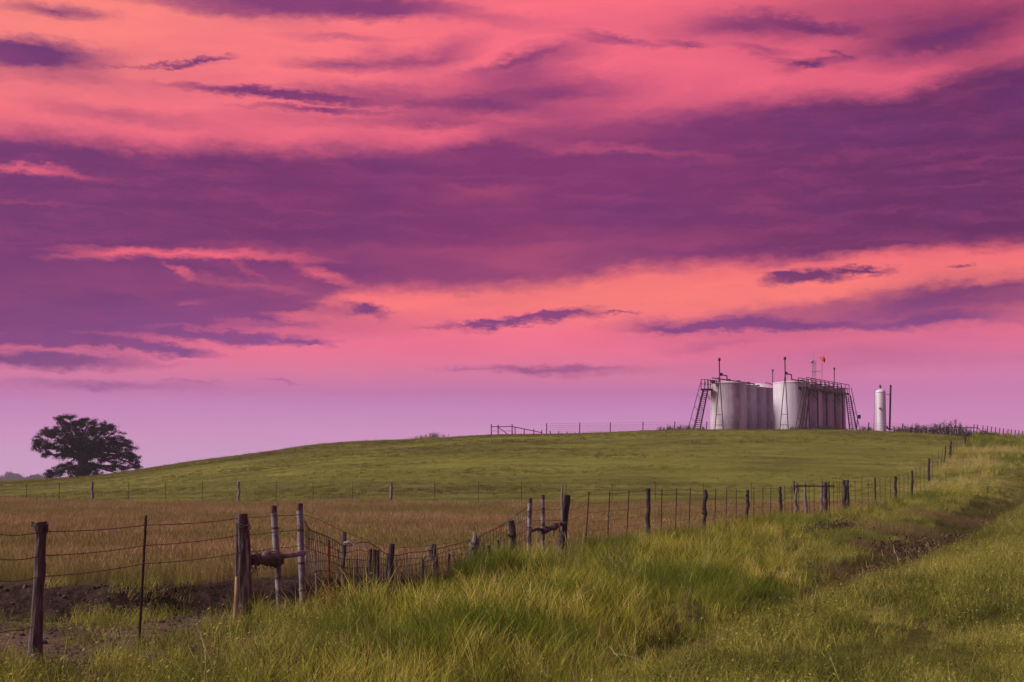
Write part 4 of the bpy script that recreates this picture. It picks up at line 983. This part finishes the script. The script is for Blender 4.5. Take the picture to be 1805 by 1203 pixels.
def lattice():
    Y = 192.0; E = empty('lattice_mast', base(1435, Y, 0), 'slim lattice radio mast with whip aerial behind the catwalk', 'radio mast')
    L = [base(1431.5, Y), base(1438.6, Y), base(1435, Y+.5)]; T = [at(1432.3, 635, Y), at(1438.2, 635, Y), at(1435.2, 635, Y+.5)]
    for a, b in zip(L, T): MB().tube([a, b], .03, 5).build('mast_leg', M['galv'], E)
    m = MB(); n = 26
    for k in range(n):
        for i in range(3):
            j = (i+1) % 3; a = L[i].lerp(T[i], k/n); b = L[j].lerp(T[j], (k+1)/n); m.tube([a, L[j].lerp(T[j], k/n)], .014, 4, False); m.tube([a, b], .012, 4, False)
    m.build('lacing', M['galv'], E)
    MB().tube([at(1434.5, 650, Y), at(1434.3, 619, Y)], .022, 5).build('whip_aerial', M['galv'], E)
    m = MB(); m.tube([at(1430.5,655.5,Y-.1), at(1445.5,655,Y-.1)], .03, 5)
    for u in (1431, 1436, 1445.3): m.tube([at(u, 653 if u < 1444 else 652.2, Y-.1), at(u, 658, Y-.1)], .025, 5)
    m.build('cross_aerial', M['galv'], E)
    m = MB(); m.lathe(at(1431, 638, Y-.2), [(.02,-.2),(.22,-.1),(.24,.1),(.02,.2)], 10); m.build('dish', M['galv'], E)
lattice()
def treater():
    Y = 172.0; x = xu(1555.5, Y); zb = h(x, Y)-.2; E = empty('separator_vessel', (x, Y, zb), 'slim white upright vessel with domed top right of the tanks', 'vessel')
    r = .62; zt = at(1555, 692, Y).z-zb
    m = MB(); m.lathe((x, Y, zb), [(r,0),(r,zt*.5),(r,zt),(r*.93,zt+.16),(r*.7,zt+.30),(r*.35,zt+.38),(.01,zt+.40)], 28); m.build('shell', M['tankC'], E)
    m = MB(); m.lathe((x, Y, zb), [(r,zt-.03),(r+.03,zt-.02),(r+.03,zt+.02),(r,zt+.03)], 28); m.build('seam', M['tankC'], E)
    m = MB(); m.tube([(x, Y, zb+zt+.3), (x, Y, zb+zt+1.0)], .05, 6); m.box((x, Y, zb+zt+.7), (.24,.14,.14)); m.tube([(x,Y,zb+zt+.55),(x+.2,Y,zb+zt+.7)], .03, 5); m.build('relief_valve', M['dark_steel'], E)
    m = MB(); m.tube([base(1541.5, Y-.2), at(1541.5, 687.5, Y-.2), at(1552, 686.8, Y-.2)], .04, 6); m.tube([at(1541.5,700,Y-.2), at(1549,700,Y-.2)], .035, 6); m.build('side_pipe', M['galv'], E)
    m = MB(); m.tube([at(1562,695.5,Y), at(1568.5,695.5,Y)], .04, 6); m.tube([at(1563,752,Y-.2), at(1565,756,Y-.4), at(1568,757,Y-.2)], .10, 8); m.build('feed_pipe', M['dark_steel'], E)
    m = MB(); m.tube([(x-.25, Y-r, zb+zt*.62), (x-.25, Y-r-.12, zb+zt*.62)], .14, 10); m.build('manway', M['galv'], E)
    Es = empty('flare_stack', base(1570, Y, 0), 'slender black upright pipe right of the white vessel', 'pipe stack')
    MB().tube([base(1570, Y), at(1570, 679, Y)], .115, 12).build('stack', M['black'], Es)
    m = MB(); q = at(1570, 757, Y); m.box(q, (.4,.4,.10)); m.build('flange', M['black'], Es)
treater()
# ------------------------------------------------------------------ trees and bushes
def quads(P, size, rng, up=.3):
    n = len(P); a = rng.normal(size=(n, 3)); a /= np.linalg.norm(a, axis=1)[:, None]
    b = rng.normal(size=(n, 3)); b -= a*(a*b).sum(1)[:, None]; b /= np.linalg.norm(b, axis=1)[:, None]
    s = size*rng.uniform(.6, 1.4, n)[:, None]
    V = np.stack([P-a*s, P-b*s*.5, P+a*s, P+b*s*.5], 1).reshape(-1, 3)
    F_ = np.arange(4*n).reshape(-1, 4); return V, F_
def leafmesh(name, V, F_, mat, parent, kind=None):
    me = bpy.data.meshes.new(name); me.vertices.add(len(V)); me.vertices.foreach_set('co', (V-np.array(parent.location)).astype(np.float32).ravel())
    me.loops.add(F_.size); me.loops.foreach_set('vertex_index', F_.ravel().astype(np.int32)); me.polygons.add(len(F_)); me.polygons.foreach_set('loop_start', np.arange(0, F_.size, 4, dtype=np.int32)); me.update()
    me.materials.append(mat); o = bpy.data.objects.new(name, me); COL.objects.link(o); o.parent = parent
    return o
def oak():
    Y = 176.0; rng = np.random.default_rng(5)
    b = base(146, Y, .2); E = empty('live_oak', b, 'broad dark oak tree standing alone on the left slope', 'tree')
    ppm = F/Y
    def Lp(u, v, dy=0): return at(u, v, Y+dy)
    m = MB()
    m.tube([b-Vector((0,0,.5)), b+Vector((0,0,.2)), Lp(146,826), Lp(147,812), Lp(149,800)], [1.15,.85,.66,.60,.50], 12, True, .12, True)
    m.build('trunk', M['bark'], E)
    # lobes of foliage: u, v, half width px, half height px, depth offset m
    lobes = [(74,778,17,13,-1),(66,790,12,9,1),(86,765,14,11,1.5),(100,772,18,17,-2),(92,792,18,12,0),(82,802,10,6,1.5),(112,760,17,15,0),(104,742,9,7,1),(121,735,12,5,0),(118,748,11,7,-1.5),(136,757,14,14,2),(140,745,12,8,0),
             (155,748,15,12,-1),(172,757,18,16,0),(186,754,14,12,2),(160,770,20,16,-2.5),(198,763,15,14,-1),(210,776,17,15,1),(224,786,15,14,0),(229,801,11,11,-1),(200,790,22,13,2),(180,783,18,13,-2),(212,806,19,9,0),(232,818,13,8,1),(244,827,6,5,0),(222,826,10,5,-1),
             (150,790,16,14,2.5),(124,786,15,15,-1.5),(118,800,14,9,1),(132,774,14,13,0),(107,805,10,6,0),(170,803,16,10,1),(186,812,12,6,-1),
             (98,833,16,8,-1),(112,827,13,9,0),(126,832,14,9,-1.5),(88,838,8,5,0),(160,832,15,9,0),(172,836,9,5,1),(140,828,11,10,1.5),(212,836,8,3,0),(146,782,12,16,0),(158,790,11,12,-1.5),(136,804,10,8,1),(152,818,11,10,1.5),(196,826,10,5,1),(205,818,12,6,-1),(238,808,8,8,0),(120,820,10,5,1),(164,822,9,6,-1)]
    starts = [Lp(149,800), Lp(147,806), Lp(146,812), Lp(149,796)]
    rng2 = random.Random(3); lm = []
    for i, (u, v, a, c, d) in enumerate(lobes):
        s = rng2.choice(starts) if v < 822 else Lp(145, 826)
        e = Lp(u, v, d*.8); mid = s.lerp(e, .5)+Vector((rng2.uniform(-.4,.4), rng2.uniform(-.3,.3), .35 if v > 785 else -.15))
        q1 = s.lerp(mid, .5)+Vector((rng2.uniform(-.2,.2), 0, rng2.uniform(-.1,.3)))
        q2 = mid.lerp(e, .5)+Vector((rng2.uniform(-.25,.25), 0, rng2.uniform(-.2,.25)))
        r = .20 if (e-s).length > 3 else .15
        MB().tube([s, q1, mid, q2, e], [r*1.25, r, r*.7, r*.5, r*.25], 6, False, .1, True).build('limb', M['bark'], E)
        tw = MB()
        for k in range(7):
            t = rng2.uniform(.45, 1); p = (mid.lerp(e, (t-.45)/.55)); q = p+Vector((rng2.uniform(-1,1)*a/ppm, rng2.uniform(-1,1)*a/ppm, rng2.uniform(-.6,1)*c/ppm))
            tw.tube([p, p.lerp(q, .5)+Vector((0,0,.12)), q], [.06,.04,.018], 4, False)
        lm.append(tw)
    T = MB()
    for tw in lm: T.add(tw.v, tw.f, True)
    T.build('twigs', M['bark'], E, kind='stuff')
    Vs = []
    for i, (u, v, a, c, d) in enumerate(lobes):
        C0 = np.array(Lp(u, v, d)); ax = a/ppm; az = c/ppm; ay = (ax*.9+.3)
        nc = max(5, int(12*ax*az*1.5)+4)
        dirs = rng.normal(size=(nc, 3)); dirs /= np.linalg.norm(dirs, axis=1)[:, None]
        rad = rng.uniform(.25, 1.0, nc)**.6
        cc = C0+dirs*rad[:, None]*np.array([ax, ay, az])
        for q in cc:
            s = rng.uniform(.22, .42); k = int(85*s/.3)
            Vs.append(q+rng.normal(size=(k, 3))*np.array([s, s, s*.55])*.62)
    P = np.concatenate(Vs); V, F_ = quads(P, .075, rng)
    leafmesh('crown', V, F_, G['oak'], E)
oak()
def far_tree(u, v0, v1, a, Y, label, seed):
    rng = np.random.default_rng(seed); b = Vector((xu(u, Y), Y, h(xu(u, Y), Y))); E = empty('distant_tree', b, label, 'tree', 'trees beyond the hill at the left edge')
    ppm = F/Y; top = at(u, v0, Y).z; hh = top-b.z
    MB().tube([b, b+Vector((0,0,hh*.5))], [.6,.3], 6).build('trunk', M['bark'], E)
    P = []
    for k in range(26):
        d = rng.normal(size=3); d /= np.linalg.norm(d); c = np.array([b.x, b.y, b.z+hh*.60])+d*np.array([a/ppm*.75, a/ppm*.75, hh*.33])*rng.uniform(.5, 1)
        P.append(c+rng.normal(size=(150, 3))*np.array([a/ppm*.18, a/ppm*.18, hh*.10]))
    V, F_ = quads(np.concatenate(P), .55, rng); leafmesh('crown', V, F_, G['fartree'], E)
fl = ['leftmost low rounded tree on the horizon at the left edge', 'twin-topped rounded tree left of the oak on the horizon', 'rounded tree with a notch beside it on the horizon', 'low bushy tree beyond the slope between oak and rounded tree', 'small pointed tree nearest left of the oak on the horizon', 'small dark tree just left of the oak base', 'distant low tree just beyond the left frame edge']
for i, (u, v0, a, Y) in enumerate(((2,842,15,1200),(17,834,11,1180),(29,836,9,1200),(43,843,9,1150),(55,839,5,1100),(66,838,9,1000),(-22,839,16,1200))):
    far_tree(u, v0, 850, a, Y, fl[i], 30+i)
def treeline():
    rng = np.random.default_rng(71); P = []
    for k in range(240):
        x = rng.uniform(-720, -330); y = 1250+rng.uniform(-20, 20); z0 = h(x, y); P.append(np.array([x, y, z0+2.6])+rng.normal(size=(110, 3))*np.array([4.2, 3.2, 1.5]))
    V, F_ = quads(np.concatenate(P), .55, rng); o = empty('tmp', (0,0,0), None, None); q = leafmesh('far_woods', V, F_, G['fartree'], o); q.parent = None; bpy.data.objects.remove(o); tag(q, 'hazy line of far woods along the left horizon', 'woods', kind='stuff')
treeline()
def bush(u, Y, w, hh, label, seed, name='shrub', dens=.75, mat='bush', stem=.5, grp='weedy shrubs along the crest'):
    rng = np.random.default_rng(seed); b = base(u, Y, .05); E = empty(name, b, label, 'shrub', grp)
    m = MB(); P = []
    ns = int(26*w*dens)+4
    for k in range(ns):
        x = b.x+rng.normal(0, w*.28); y = b.y+rng.normal(0, w*.2); hgt = hh*rng.uniform(.35, 1.0)*(1-.35*min(1, abs(x-b.x)/(w*.55)))
        tx, ty = x+rng.normal(0, .18)*hgt, y+rng.normal(0, .15)*hgt; z0 = h(x, y)-.05
        m.tube([(x, y, z0), ((x+tx)/2, (y+ty)/2, z0+hgt*.55), (tx, ty, z0+hgt)], [.014,.011,.005], 3, False)
        q = int(30*hgt)+4; t = rng.uniform(.1, 1, q)**.8
        P.append(np.stack([x+(tx-x)*t, y+(ty-y)*t, z0+hgt*t], -1)+rng.normal(0, .075, (q, 3)))
    m.build('stems', M['bark'], E, kind='stuff')
    V, F_ = quads(np.concatenate(P), .045, rng); leafmesh('leaves', V, F_, G[mat], E, None)['kind'] = 'stuff'
bl = [(1168,163.5,1.2,.7,'small sparse weed on the crest left of the tanks'),(1180,163.5,1.0,.9,'small thin weed on the crest beside the fence post left of the stair'),(1200,165,1.6,.8,'low weed patch left of the stair foot'),(1214,166,1.8,.9,'weed clump touching the left stair foot'),(1236,167,1.5,.6,'low weeds between the left stair and the stained tank'),
      (1402,167,2.2,.7,'low weed at the foot of the near catwalk stair'),(1425,168,1.6,.8,'weeds around the first catwalk leg'),(1455,170,2.8,1.0,'dark bushy weed beneath the middle of the catwalk'),(1468,171,2.4,1.1,'tallest dark bush beneath the catwalk'),(1482,172,1.6,.8,'weed near the last catwalk leg'),(1499,174,1.8,.8,'weeds left of the far stair foot'),
      (1524,168,1.2,.9,'spindly weed right of the far stair'),(1534,167,1.0,.8,'spindly weed at the post left of the white vessel'),(1582,164,1.6,.9,'spiky weed just right of the black stack'),(1601,163,2.4,1.0,'low weed bush between two crest posts'),(1615,162,2.6,1.2,'taller weed bush right of the black stack'),(1630,160,2.8,1.1,'mid weed bush where the crest dips'),(1649,158,3.0,1.3,'weed bush left of the fallen pipe'),
      (1668,156,3.2,1.6,'large leafy bush under the fallen pipe'),(1684,154,3.0,1.9,'tallest feathery bush behind the fallen pipe'),(1700,150,2.4,1.2,'dark bush at the top of the field fence'),(1722,150,3.0,.8,'dark bushy mound right of the fallen pipe'),(1738,152,2.6,.9,'spiky dark bush near the roadside posts'),(1757,150,2.6,.6,'low dark bush at the far right of the crest')]
for i, (u, Y, w, hh, lab) in enumerate(bl): bush(u, Y, w, hh, lab, 200+i)
bush(745, 163, 3.0, .55, 'wispy dry grass tuft on the hill crest right of its shoulder', 400, 'grass_tuft', .8, 'straw', grp='grass tufts on the crest')
bush(765, 163, 2.2, .85, 'taller dry grass tuft on the hill crest', 401, 'grass_tuft', .8, 'bush', grp='grass tufts on the crest')

for i, (u, Y, w, hh, lab) in enumerate([(1625,38,2.4,.75,'dark brown tangled weed bush in the hollow of the right verge'),(1655,40.5,2.0,.7,'smaller dark weed bush beside the brown one in the right verge'),(1560,32.5,1.3,.35,'low reddish weed patch at the near end of the verge hollow'),(1475,47,2.0,.45,'low dark weed where the tall grass thins above the verge hollow')]):
    bush(u, Y, w, hh, lab, 500+i, 'weed_bush', 1.5, 'deadbush', grp='dark weed bushes in the verge')
# ------------------------------------------------------------------ evening haze
def haze():
    m, N = newmat('haze_air')
    v = N.n('ShaderNodeVolumePrincipled'); v.inputs['Color'].default_value = (.78,.74,.95,1); v.inputs['Density'].default_value = .00024; v.inputs['Anisotropy'].default_value = .15
    o = N.n('ShaderNodeOutputMaterial'); N.l(v.outputs[0], o.inputs['Volume'])
    b = MB(); b.box((0, 1000, 8.5), (7600, 2100, 33)); q = b.build('haze', m)
    tag(q, 'thin pale evening haze filling the air over the fields', 'haze', kind='stuff')
haze()
